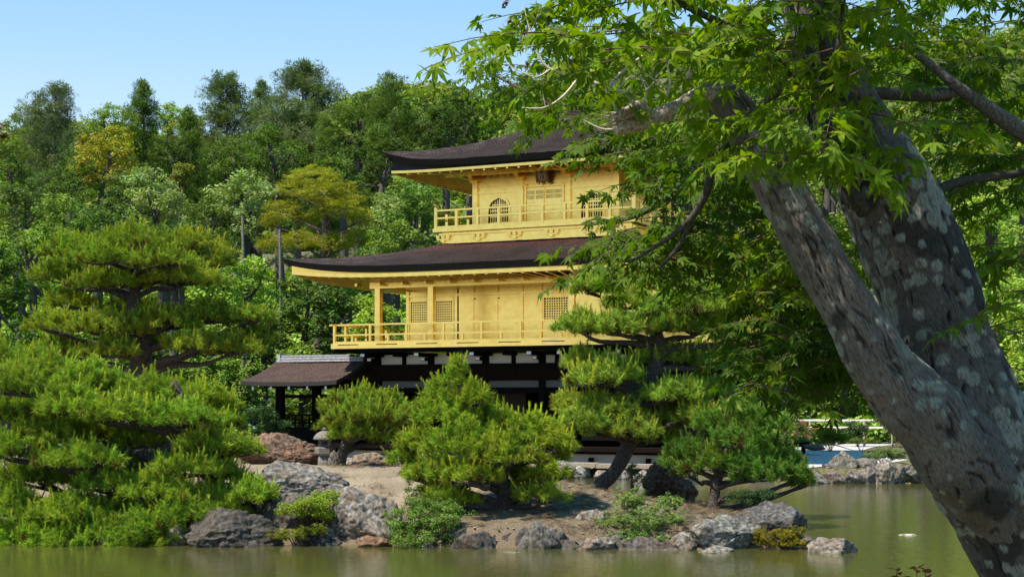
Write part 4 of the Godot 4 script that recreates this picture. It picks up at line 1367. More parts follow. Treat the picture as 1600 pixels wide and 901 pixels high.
func rocks() -> void:
	var grey := Color(0.24, 0.23, 0.225)
	var pale := Color(0.34, 0.33, 0.31)
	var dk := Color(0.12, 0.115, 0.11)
	var red := Color(0.27, 0.17, 0.125)
	var li := Color(0.46, 0.46, 0.43)
	rock("long reddish-brown boulder beside the stone lantern", 450, 707, 108, 46, 34.6, red, Color(0.40, 0.35, 0.29), 0.05, -0.12, "boulder", "rock", 1.0, 5)
	rock("broad grey flat-topped boulder at the edge of the gravel, below the reddish one", 462, 762, 150, 56, 27.6, Color(0.27, 0.255, 0.25), li, 0.22, -0.06, "boulder", "rock", 1.0, 5)
	rock("dark split rock under the flat-topped grey boulder", 447, 812, 110, 80, 26.9, Color(0.16, 0.145, 0.135), grey, 0.0, 0.1, "boulder", "rock", 0.8, 5)
	rock("big pale boulder with lichen at the waterline left of the centre pine", 563, 812, 118, 78, 26.6, Color(0.31, 0.29, 0.275), li, 0.2, 0.16, "boulder", "rock", 0.9, 5)
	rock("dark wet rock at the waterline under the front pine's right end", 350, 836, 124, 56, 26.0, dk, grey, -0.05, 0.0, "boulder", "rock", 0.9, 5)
	rock("small pale rock beside the dark wet rock", 276, 840, 34, 32, 26.1, Color(0.36, 0.30, 0.25), li, 0.1)
	rock("orange-stained stone at the waterline below the big pale boulder", 585, 846, 50, 22, 25.9, Color(0.30, 0.18, 0.11), grey, 0.0)
	rock("dark triangular rock at the waterline left of the centre pine's trunk", 735, 850, 64, 42, 25.6, dk, grey, 0.02, 0.2)
	rock("upright block of grey stone at the waterline below the centre pine", 843, 838, 46, 54, 25.5, Color(0.20, 0.20, 0.20), Color(0.36, 0.37, 0.36), 0.12, 0.03)
	rock("low rock between the triangular rock and the upright block", 792, 850, 42, 30, 25.9, dk, grey, 0.0)
	rock("tilted pale wedge of rock on the bank left of the light green shrub", 930, 818, 46, 44, 26.8, Color(0.30, 0.30, 0.285), li, 0.2, -0.5)
	rock("small pale stone at the waterline below the tilted wedge", 932, 852, 56, 26, 25.5, Color(0.30, 0.28, 0.26), li, 0.12)
	rock("dark stone ledge right of the upright block", 890, 855, 50, 20, 25.6, dk, grey, 0.0)
	rock("dark low ledge at the waterline under the light green shrub", 1015, 853, 84, 24, 25.5, Color(0.15, 0.14, 0.13), grey, 0.05)
	rock("ledge stone between the dark ledge and the sunlit boulder", 1070, 850, 44, 28, 25.4, Color(0.22, 0.205, 0.19), li, 0.1)
	rock("sunlit grey boulder left of the big dark one at the island's tip", 1130, 838, 108, 58, 25.6, Color(0.25, 0.26, 0.255), li, 0.25, 0.12, "boulder", "rock", 0.9, 5)
	rock("big dark rounded boulder at the island's right tip", 1200, 825, 122, 58, 26.4, Color(0.13, 0.13, 0.135), Color(0.30, 0.30, 0.30), 0.06, -0.2, "boulder", "rock", 1.0, 5)
	rock("flat stone in the water below the sunlit boulder", 1118, 861, 54, 15, 24.9, pale, li, 0.1, 0.0, "shore_stone")
	rock("pointed rock standing alone in the pond off the island's tip", 1303, 856, 74, 32, 24.9, Color(0.30, 0.275, 0.25), li, 0.12, -0.08, "boulder", "rock", 1.0, 5)
	rock("small stone joining the lone pond rock to the island", 1262, 846, 22, 12, 25.9, Color(0.27, 0.23, 0.2), li, 0.0, 0.0, "shore_stone")
	rock("small white stone breaking the water's surface far right of the island", 1417, 836, 22, 4, 28.0, Color(0.7, 0.7, 0.68), Color(0.7, 0.7, 0.7), 0.0, 0.0, "shore_stone", "stone")
	rock("small flat stone awash below the centre pine", 798, 864, 30, 6, 24.8, pale, li, 0.1, 0.0, "shore_stone", "stone")
	rock("rusty brown boulder behind the leaning pine's trunk", 1042, 762, 88, 58, 32.0, Color(0.20, 0.115, 0.08), Color(0.27, 0.2, 0.15), 0.05, 0.35, "boulder", "rock", 0.9, 5)
	rock("grey boulder glimpsed through the front pine, left one of two", 42, 712, 60, 30, 33.0, Color(0.33, 0.33, 0.33), li, 0.2)
	rock("grey boulder glimpsed through the front pine, right one of two", 98, 712, 66, 36, 33.0, Color(0.33, 0.33, 0.33), li, 0.2)
	rock("pale stone lodged under the front pine's trunk", 262, 740, 40, 34, 27.2, Color(0.38, 0.35, 0.32), li, 0.2)
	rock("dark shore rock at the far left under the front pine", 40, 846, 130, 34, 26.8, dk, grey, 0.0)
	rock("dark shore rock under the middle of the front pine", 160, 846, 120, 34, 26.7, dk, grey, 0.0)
	for q in [
		[668, 852, 44, 24, 25.9, dk, "dark stone under the leafy shrub left of the centre pine"], [762, 848, 36, 28, 25.8, dk, "dark stone right of the dark triangular rock"], [815, 846, 30, 34, 25.8, Color(0.17, 0.165, 0.16), "narrow grey stone touching the upright block's left side"],
		[872, 846, 34, 34, 25.8, dk, "dark stone touching the upright block's right side"], [908, 842, 36, 28, 26.1, Color(0.2, 0.17, 0.14), "brown stone in the bank between upright block and tilted wedge"], [966, 848, 44, 30, 25.7, dk, "dark stone under the left side of the light green shrub"],
		[1046, 846, 44, 32, 25.8, Color(0.2, 0.185, 0.17), "grey-brown stone under the right side of the light green shrub"], [1086, 840, 40, 40, 26.0, Color(0.21, 0.2, 0.19), "grey stone leaning on the sunlit boulder's left side"], [625, 838, 50, 34, 26.3, dk, "dark stone at the right foot of the big pale boulder"],
		[505, 842, 60, 36, 26.3, dk, "dark stone between the fern and the big pale boulder"], [312, 842, 50, 34, 26.5, Color(0.2, 0.17, 0.15), "brownish stone left of the dark wet rock"],
	]:
		rock(q[6], q[0], q[1], q[2], q[3], q[4], q[5], li, 0.06, rng.randf_range(-0.15, 0.15), "shore_stone", "stone")
	# the heap between lantern and centre pine
	rock("small upright stone leaning against the lantern", 521, 718, 14, 26, 33.6, pale, li, 0.2, 0.05)
	rock("tan wedge-shaped rock on top of the heap right of the lantern", 572, 716, 46, 22, 36.0, Color(0.36, 0.29, 0.225), li, 0.1, 0.06)
	rock("brown flat rock at the right of the tan wedge", 604, 722, 28, 18, 36.0, Color(0.30, 0.23, 0.17), grey, 0.0)
	rock("whitish stone at the left foot of the heap", 545, 726, 26, 16, 35.2, Color(0.42, 0.42, 0.42), li, 0.2)
	rock("dark layered rock under the tan wedge", 578, 733, 52, 16, 35.0, Color(0.15, 0.15, 0.155), grey, 0.0)
	rock("small grey rock at the right end of the heap, nearer the pine", 628, 724, 24, 16, 36.2, grey, li, 0.1)
	rock("mossy rock right of the heap behind the centre pine", 655, 730, 34, 24, 36.0, Color(0.24, 0.22, 0.17), grey, 0.1)
	rock("shaded grey rock between heap and mossy rock", 640, 736, 30, 14, 35.0, Color(0.19, 0.18, 0.17), grey, 0.1)
	rock("pale stone on the far shore just left of the leaning pine", 878, 730, 36, 20, 42.0, Color(0.36, 0.35, 0.34), li, 0.2)
	# the pavilion's bank: a ledge of slabs with rubble stones below it
	var tw := Transform3D(Basis(Vector3.UP, -TH), Vector3(2.33, 0, -56.0))
	for i in 15:
		var g := Geo.new()
		var lx := -7.6 + i * 0.99
		g.box(-0.485, 0.485, 0.0, 0.13, -0.32, 0.3)
		var o := put("ledge_slab", g.mesh(), M.stone, self, tw * Vector3(lx, 0.33 + 0.01 * (i % 3), 6.78 + 0.02 * (i % 2)))
		o.rotation.y = -TH + rng.randf_range(-0.02, 0.02)
		tag(o, "squared stone slab, %s from the left in the ledge before the pavilion" % ORD[i], "stone slab", "ledge slabs before the pavilion")
	for i in 22:
		var lx := -7.9 + i * 0.7
		rock_no += 1
		var s := Vector3(rng.randf_range(0.6, 0.85), rng.randf_range(0.45, 0.6), 0.6)
		var o := put("bank_stone", boulder(rock_no, s, [grey, pale, Color(0.29, 0.25, 0.2)][i % 3], li, 0.1, 3), M.rock, self, tw * Vector3(lx, 0.08, 6.95))
		o.rotation.y = rng.randf() * TAU
		tag(o, "%s rough stone, %s from the left in the water wall before the pavilion" % [["grey", "pale", "brownish"][i % 3], ORD[i]], "stone", "water wall stones before the pavilion")
	# right-hand bank
	for q in [
		[1279, 750, 30, 30, 45.3, pale, "whitish stone at the left end of the right bank's edge"], [1305, 748, 34, 28, 45.4, Color(0.28, 0.24, 0.22), "brownish stone second from the left end of the right bank's edge"],
		[1332, 747, 30, 30, 45.4, Color(0.19, 0.185, 0.19), "dark grey stone left of the cracked pale block on the right bank"], [1321, 722, 34, 36, 46.6, Color(0.24, 0.25, 0.24), "tall upright grey stone at the back of the right bank's edge"],
		[1358, 742, 28, 34, 45.4, Color(0.3, 0.29, 0.28), "small grey stone left of the biggest pale block on the right bank"], [1387, 736, 40, 40, 45.3, pale, "biggest pale block in the right bank's edge"],
		[1353, 724, 30, 20, 46.6, Color(0.3, 0.29, 0.28), "rounded stone behind the small grey stones on the right bank"], [1411, 735, 22, 30, 45.4, Color(0.36, 0.36, 0.35), "pale narrow stone right of the biggest block"],
		[1432, 738, 34, 28, 45.4, Color(0.17, 0.18, 0.15), "mossy dark stone beside the foreground trunk's edge"], [1462, 737, 34, 28, 45.3, Color(0.19, 0.19, 0.18), "last stone of the right bank seen before the trunk"],
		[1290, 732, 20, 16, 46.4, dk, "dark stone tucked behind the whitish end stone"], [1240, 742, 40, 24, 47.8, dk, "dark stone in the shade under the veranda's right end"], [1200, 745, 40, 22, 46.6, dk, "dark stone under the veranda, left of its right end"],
	]:
		rock(q[6], q[0], q[1], q[2], q[3], q[4], q[5], li, 0.12, rng.randf_range(-0.15, 0.15), "bank_stone", "stone", 1.0, 4)

func lantern() -> void:
	var at := P(508, 731, 34.2)
	at.y = minf(at.y, isle_y(at.x, 34.2))
	var t := thing("stone_lantern", "small weathered stone lantern with a wide umbrella cap beside the reddish boulder", "lantern", at)
	var g := Geo.new()
	g.lathe([[0.175, -0.08], [0.17, 0.10], [0.16, 0.27], [0.0, 0.27]], 14)
	put("shaft", g.mesh(true), M.lantern, t)
	g = Geo.new()
	g.lathe([[0.0, 0.272], [0.17, 0.275], [0.235, 0.33], [0.24, 0.45], [0.22, 0.475], [0.0, 0.478]], 6)
	put("platform", g.mesh(), M.lantern, t)
	g = Geo.new()
	for s in [[-1, -1], [1, -1], [1, 1], [-1, 1]]:
		g.box(s[0] * 0.105 - 0.035, s[0] * 0.105 + 0.035, 0.48, 0.65, s[1] * 0.105 - 0.035, s[1] * 0.105 + 0.035)
	g.box(-0.139, 0.139, 0.48, 0.52, -0.139, 0.139)
	g.box(-0.139, 0.139, 0.615, 0.652, -0.139, 0.139)
	g.box(-0.10, 0.10, 0.52, 0.615, -0.10, 0.02)
	put("fire_box", g.mesh(), M.lantern, t)
	g = Geo.new()
	g.lathe([[0.0, 0.655], [0.25, 0.64], [0.275, 0.655], [0.255, 0.71], [0.2, 0.775], [0.12, 0.825], [0.06, 0.84], [0.0, 0.842]], 18)
	put("cap", g.mesh(true), M.lantern, t)
	g = Geo.new()
	g.lathe([[0.05, 0.84], [0.075, 0.865], [0.07, 0.9], [0.03, 0.925], [0.0, 0.93]], 12)
	put("finial", g.mesh(true), M.lantern, t)


# ---------------------------------------------------------------- garden pines
func curve(pts: Array, n: int) -> PackedVector3Array:
	var c := Curve3D.new()
	for i in pts.size():
		var a: Vector3 = pts[maxi(i - 1, 0)]
		var b: Vector3 = pts[mini(i + 1, pts.size() - 1)]
		var h := (b - a) / 6.0
		c.add_point(pts[i], -h, h)
	var out := PackedVector3Array()
	var len_ := c.get_baked_length()
	for i in n:
		out.append(c.sample_baked(len_ * i / (n - 1.0), true))
	return out

func tapered(a: float, b: float, n: int) -> PackedFloat32Array:
	var r := PackedFloat32Array()
	for i in n:
		r.append(lerpf(a, b, i / (n - 1.0)))
	return r

# trunk: [u, v, extra distance, radius in pixels]; pads: [u, v, width, height, extra distance]
func pine(label: String, d: float, trunk: Array, pads: Array, col: Color, dense := 1.0, foot := NAN, drop := 0.0, tuft_scale := 1.0) -> void:
	var u0: float = trunk[0][0]
	var d0: float = d + trunk[0][2]
	var at := P(u0, trunk[0][1], d0)
	at.y = foot if not is_nan(foot) else isle_y(at.x, d0)
	var t := thing("pine_tree", label, "pine tree", at)
	var g := Geo.new()
	var bark := Color(0.105, 0.085, 0.072)
	var pts := [Vector3(0, -0.25, 0)]
	var rad := [trunk[0][3] / F * d * 1.3]
	for i in trunk.size():
		var q: Vector3 = P(trunk[i][0], trunk[i][1], d + trunk[i][2]) - at
		if i == 0: q.y = 0.05
		pts.append(q)
		rad.append(trunk[i][3] / F * d)
	var path := curve(pts, 26)
	var radii := PackedFloat32Array()
	for i in 26:
		var f := i / 25.0 * (rad.size() - 1)
		var k := mini(int(f), rad.size() - 2)
		radii.append(lerpf(rad[k], rad[k + 1], f - k))
	g.tube(path, radii, 10, bark, n1, 0.35)
	put("trunk", g.mesh(true), M.pine_bark, t)
	var where := [[], [], [], []]
	var tints := [[], [], [], []]
	var dead := Geo.new()
	for b in pads:
		var c: Vector3 = P(b[0], b[1], d + b[4]) - at
		var rx: float = b[2] / 2.0 / F * d
		var ry: float = b[3] * 0.47 / F * d
		var rz := rx * 0.8
		# the limb: leaves the trunk a little below the pad, winds out to it and forks under it
		var best := 0
		for i in path.size():
			if path[i].y < c.y - 0.1 - 0.25 * absf(path[i].x - c.x): best = i
		var from := path[best]
		var low := c - Vector3(0, ry * 0.55, 0)
		var m1 := from.lerp(low, 0.35) + Vector3(rng.randf_range(-0.15, 0.15), rng.randf_range(-0.06, 0.12), rng.randf_range(-0.15, 0.15))
		var m2 := from.lerp(low, 0.7) + Vector3(rng.randf_range(-0.15, 0.15), rng.randf_range(-0.14, 0.06), rng.randf_range(-0.12, 0.12))
		var lr := clampf(radii[best] * 0.62, 0.025, 0.10)
		var limb := Geo.new()
		limb.tube(curve([from, m1, m2, low], 12), tapered(lr, lr * 0.35, 12), 7, bark, n1, 0.4)
		for i in 6:
			var a := rng.randf() * TAU
			var e := c + Vector3(cos(a) * rx * rng.randf_range(0.4, 0.85), -ry * rng.randf_range(0.1, 0.6), sin(a) * rz * rng.randf_range(0.4, 0.85))
			limb.tube(curve([m2.lerp(low, rng.randf()), low.lerp(e, 0.5) - Vector3(0, 0.05, 0), e], 6), tapered(lr * 0.4, 0.008, 6), 5, bark)
		put("branch", limb.mesh(true), M.pine_bark, t)
		var lt := shade(col, 0.10, rng.randf_range(-0.08, 0.1))
		var n := int((46.0 * rx * rz + 42.0 * (rx + rz) * ry + 10.0) * dense * 2.6)
		for i in n:
			var a := rng.randf() * TAU
			var r := sqrt(rng.randf())
			var lump := 0.75 + 0.35 * n2.get_noise_3d(c.x * 3.0 + cos(a) * 1.2, c.y * 5.0, c.z * 3.0 + sin(a) * 1.2) * 2.0
			var x := cos(a) * r * rx * (lump + 0.1)
			var z := sin(a) * r * rz * (lump + 0.1)
			var roof := ry * (1.0 - 1.5 * r * r) * 0.9 + 0.12 * n2.get_noise_3d((c.x + x) * 2.2, 3.0, (c.z + z) * 2.2)
			var layer := rng.randf()
			var y := lerpf(-ry * 0.55, roof, pow(layer, 0.55))
			var out := Vector3(x / rx, 0.0, z / rz)
			var up := (Vector3(0, 1.15, 0) + out * (0.55 + 0.5 * (1.0 - layer)) * r + rdir() * 0.3).normalized()
			if layer < 0.25: up = (up + out * 0.8 - Vector3(0, 0.35, 0)).normalized()
			var bx_ := up.cross(rdir()).normalized()
			var s := rng.randf_range(0.75, 1.1) * tuft_scale
			var k := rng.randi() % 4
			if layer < 0.5: k = 2
			where[k].append(Transform3D(Basis(bx_, up, bx_.cross(up)).scaled(Vector3.ONE * s), c + Vector3(x, y, z)))
			var tint := shade(lt, 0.32, rng.randf_range(-0.1, 0.18))
			if layer < 0.4 and rng.randf() < 0.16: tint = Color(0.17, 0.10, 0.035)
			tints[k].append(tint)
	for k in 4:
		if where[k].size(): scatter("needles", tufts[k], M.needle, where[k], tints[k], t)

func pines() -> void:
	var yg := Color(0.37, 0.43, 0.05)
	var fresh := Color(0.36, 0.45, 0.05)
	var soft := Color(0.40, 0.475, 0.07)
	var deep := Color(0.19, 0.30, 0.045)
	pine("tall broad layered pine at the back left, its crown above the front pine", 36.0,
		[[215, 640, 0, 20], [213, 590, 0, 17], [225, 540, 0, 14], [208, 490, 0, 12], [212, 440, 0, 9], [205, 395, 0, 5]],
		[[115, 388, 130, 48, 0.5], [200, 375, 150, 46, -0.4], [290, 382, 130, 48, 0.4], [340, 405, 60, 36, 0.2], [160, 400, 120, 36, -1.2], [250, 405, 120, 36, -1.0], [90, 425, 90, 40, 0.6], [160, 438, 130, 40, -0.3], [285, 432, 150, 40, -0.3], [225, 425, 100, 40, 1.2],
		[110, 470, 90, 34, 0.6], [80, 505, 100, 40, -0.3], [160, 508, 130, 44, -0.9], [250, 500, 140, 42, -0.4], [330, 490, 130, 42, 0.4], [395, 492, 80, 34, 0.2], [205, 480, 110, 36, 1.2],
		[95, 545, 120, 40, 0.2], [175, 545, 100, 36, -1.0], [300, 535, 120, 40, -0.6], [365, 540, 110, 42, -0.2], [395, 525, 70, 28, 0.5], [240, 535, 100, 34, 1.0]], Color(0.35, 0.41, 0.045), 1.4, 0.9)
	pine("wide spreading pine in front at the left, hanging over the water", 27.6,
		[[252, 815, 0, 20], [268, 760, 0, 17], [262, 715, -0.2, 15], [292, 670, 0, 12], [285, 630, 0, 9], [270, 595, 0, 5]],
		[[-10, 560, 110, 56, 0.8], [60, 572, 130, 56, 0.4], [140, 590, 140, 50, 0.2], [20, 600, 120, 44, -0.6], [235, 612, 150, 46, 0.3], [105, 630, 150, 50, -0.6], [320, 622, 110, 44, 0.4], [25, 645, 130, 46, 0.2], [200, 645, 140, 44, -0.6],
		[290, 650, 130, 44, -0.5], [345, 655, 90, 40, 0.3], [140, 672, 130, 44, 0.4], [60, 680, 120, 44, -0.4], [220, 685, 120, 40, 0.5], [330, 692, 120, 40, -0.4], [370, 700, 70, 30, 0.2], [15, 705, 90, 40, -0.8],
		[120, 715, 140, 44, -0.9], [210, 722, 120, 44, 0.3], [290, 728, 130, 46, -0.7], [60, 742, 130, 48, 0.2], [350, 742, 90, 36, 0.0], [-15, 750, 100, 50, 0.4], [165, 752, 120, 40, -0.6],
		[250, 765, 130, 48, -0.9], [330, 775, 110, 44, -0.6], [395, 770, 80, 34, -0.9], [20, 790, 130, 54, -0.7], [110, 795, 140, 50, -1.0], [190, 790, 100, 40, -0.4], [290, 805, 110, 44, -1.2], [355, 800, 70, 36, -0.8],
		[60, 825, 130, 44, -1.1], [150, 830, 110, 40, -1.2], [225, 825, 120, 44, -1.4], [200, 852, 90, 34, -1.5], [190, 874, 50, 26, -1.7], [20, 845, 110, 34, -1.2], [95, 848, 110, 34, -1.4], [280, 836, 80, 34, -1.3]], fresh, 1.6)
	pine("small rounded pine leaning beside the stone lantern", 34.0,
		[[531, 728, 0, 10], [538, 700, 0, 9], [548, 685, 0.1, 9], [570, 672, 0, 8], [575, 645, 0, 5]],
		[[560, 620, 90, 34, 0.1], [528, 634, 60, 32, 0.4], [600, 630, 80, 36, 0.0], [570, 645, 110, 40, -0.5], [525, 660, 60, 34, -0.2], [610, 655, 60, 40, -0.2], [560, 675, 90, 34, -0.4], [600, 682, 60, 30, 0.3], [625, 640, 36, 30, 0.4], [545, 650, 70, 34, 0.6]], yg, 1.3)
	pine("bright bushy young pine in the centre, its leader reaching the white panels", 27.8,
		[[788, 822, 0, 11], [786, 770, 0, 10], [782, 720, 0, 9], [765, 680, 0.1, 7], [735, 640, 0.2, 6], [714, 590, 0.2, 4], [712, 560, 0.2, 2]],
		[[713, 575, 30, 36, 0.2], [712, 604, 90, 50, 0.2], [685, 622, 60, 44, 0.4], [742, 618, 60, 46, -0.2], [705, 645, 120, 56, 0.1], [755, 655, 80, 46, 0.4], [660, 690, 90, 50, 0.2], [720, 690, 130, 60, -0.5], [635, 712, 50, 40, 0.4], [790, 672, 110, 56, -0.2], [835, 668, 90, 46, 0.1], [868, 690, 70, 44, -0.2],
		[780, 706, 130, 56, -0.8], [840, 706, 110, 50, 0.3], [690, 732, 120, 54, -0.3], [735, 740, 100, 44, -0.8], [650, 738, 50, 40, 0.2], [800, 740, 100, 40, 0.5], [860, 738, 70, 34, -0.3], [700, 775, 80, 36, -0.5], [690, 762, 70, 40, 0.2], [850, 770, 80, 30, -0.5], [815, 768, 70, 30, 0.2]], Color(0.39, 0.46, 0.045), 0.95)
	pine("tall pine with a leaning trunk and tiered pads before the right half of the pavilion", 31.0,
		[[936, 780, 0, 12], [960, 738, 0, 11], [985, 690, 0.1, 10], [1010, 610, 0.2, 11], [1030, 550, 0.2, 11], [1022, 490, 0.3, 8], [1050, 440, 0.3, 5]],
		[[920, 448, 60, 30, 0.5], [955, 440, 90, 40, 0.2], [1040, 440, 110, 40, 0.4], [1100, 450, 110, 44, 0.0], [1070, 475, 130, 44, -0.4], [1130, 470, 70, 40, 0.3], [985, 470, 90, 36, -0.2],
		[905, 505, 80, 40, 0.0], [960, 508, 120, 46, -0.3], [1030, 505, 110, 40, -0.2], [1095, 508, 110, 40, 0.2], [1140, 520, 60, 34, 0.0], [910, 562, 70, 46, 0.2], [955, 580, 110, 48, -0.2], [925, 590, 90, 40, -0.5], [1050, 555, 140, 36, 0.5], [1110, 560, 80, 34, 0.2],
		[890, 632, 70, 38, 0.3], [940, 640, 120, 46, -0.2], [1000, 606, 80, 38, 0.4], [1055, 612, 130, 44, -0.3], [1110, 612, 90, 40, 0.2], [915, 660, 100, 40, -0.6], [980, 668, 120, 44, -0.5], [1050, 650, 120, 46, 0.3], [1020, 680, 90, 34, 0.3], [1095, 645, 90, 44, -0.4]], soft, 1.7)
	pine("low dark pine at the right end of the island, bending over the water", 29.6,
		[[1116, 785, 0, 9], [1121, 750, 0, 8], [1138, 710, 0, 7], [1148, 675, 0, 6], [1165, 645, 0, 4]],
		[[1165, 640, 90, 40, 0.1], [1120, 660, 90, 44, 0.2], [1190, 662, 90, 44, -0.2], [1150, 685, 120, 46, -0.4], [1085, 700, 80, 40, 0.2], [1200, 700, 100, 44, 0.2], [1060, 722, 60, 30, 0.3], [1110, 722, 90, 40, -0.3], [1170, 722, 110, 44, -0.5], [1222, 728, 60, 36, -0.2], [1245, 742, 40, 24, -0.2], [1185, 742, 80, 28, -0.6], [1255, 752, 30, 20, -0.2], [1075, 735, 60, 24, 0.3], [1235, 718, 60, 30, 0.2]], deep, 0.85)


# ---------------------------------------------------------------- shrubs and herbs
func shrub(label: String, blobs: Array, d: float, col: Color, leaf: float, dense := 1.0, called := "shrub", kind := "shrub", ground := NAN, bloom := Color.TRANSPARENT, bloom_share := 0.0, flat := 0.8) -> void:
	var at := P(blobs[0][0], blobs[0][1], d)
	at.y = ground if not is_nan(ground) else (isle_y(at.x, d) if d < 40.0 else ground_y(at.x, d))
	var t := thing(called, label, kind, at)
	var g := Geo.new()
	var where := []
	var tints := []
	var fw := []
	var ft := []
	for b in blobs:
		var c: Vector3 = P(b[0], b[1], d + b[4]) - at
		var rx: float = b[2] * 0.62 / F * d
		var ry: float = b[3] * 0.62 / F * d
		for i in 4:
			var e := c + Vector3(rng.randf_range(-0.6, 0.6) * rx, rng.randf_range(-0.2, 0.5) * ry, rng.randf_range(-0.5, 0.5) * rx)
			g.tube(curve([Vector3(rng.randf_range(-0.06, 0.06), -0.08, rng.randf_range(-0.06, 0.06)), e * 0.5 + Vector3(0, 0.06, 0), e], 6), tapered(0.014, 0.004, 6), 5, Color(0.10, 0.075, 0.05))
		var lt := shade(col, 0.1, rng.randf_range(-0.06, 0.1))
		for i in int((rx * rx * 0.9 + rx * ry * 1.6) * 5.5 / (leaf * leaf) * 0.16 * dense) + 6:
			var q := rdir()
			q.y = q.y * 0.75 + 0.25
			var r := pow(rng.randf(), 0.4)
			var lump := 0.85 + 0.5 * n2.get_noise_3d(q.x * 2.0 + c.x * 5.0, q.y * 2.0, q.z * 2.0)
			var pos := c + Vector3(q.x * rx, q.y * ry, q.z * rx * 0.8) * r * lump
			where.append(Transform3D(jitter_basis(leaf * rng.randf_range(0.75, 1.3), flat), pos))
			tints.append(shade(lt, 0.2, rng.randf_range(-0.05, 0.12)))
			if rng.randf() < bloom_share and r > 0.6:
				fw.append(Transform3D(jitter_basis(leaf * 0.45, 0.8), pos + q * leaf))
				ft.append(shade(bloom, 0.12))
	put("stems", g.mesh(true), M.twig, t)
	scatter("foliage", clumps[rng.randi() % 3], M.leaf, where, tints, t)
	if fw.size(): scatter("blossoms", clumps[0], M.leaf, fw, ft, t)

func shore_greens() -> void:
	for q in [
		[30, 838, 120, 40, 26.9, "dark shoreline greenery at the far left below the front pine"], [130, 838, 120, 40, 26.8, "dark shoreline greenery left of the hanging pine branch"], [235, 838, 100, 40, 26.8, "dark shoreline greenery right of the hanging pine branch"],
		[410, 842, 40, 34, 26.4, "dark ferny growth between the dark wet rock and the split rock"], [770, 838, 50, 34, 26.2, "dark low growth right of the dark triangular rock"], [700, 850, 40, 24, 25.9, "dark low growth left of the dark triangular rock"],
		[880, 838, 34, 30, 26.2, "dark low growth right of the upright stone block"], [1070, 838, 40, 24, 26.0, "dark low growth behind the ledge stone"], [600, 842, 40, 30, 26.2, "dark low growth right of the big pale boulder"],
	]:
		shrub(q[5], [[q[0], q[1], q[2], q[3], 0.0], [q[0] + q[2] * 0.3, q[1] + 4, q[2] * 0.6, q[3], 0.1]], q[4], Color(0.045, 0.075, 0.016), 0.08, 0.9, "low_plant", "plant", 0.1)

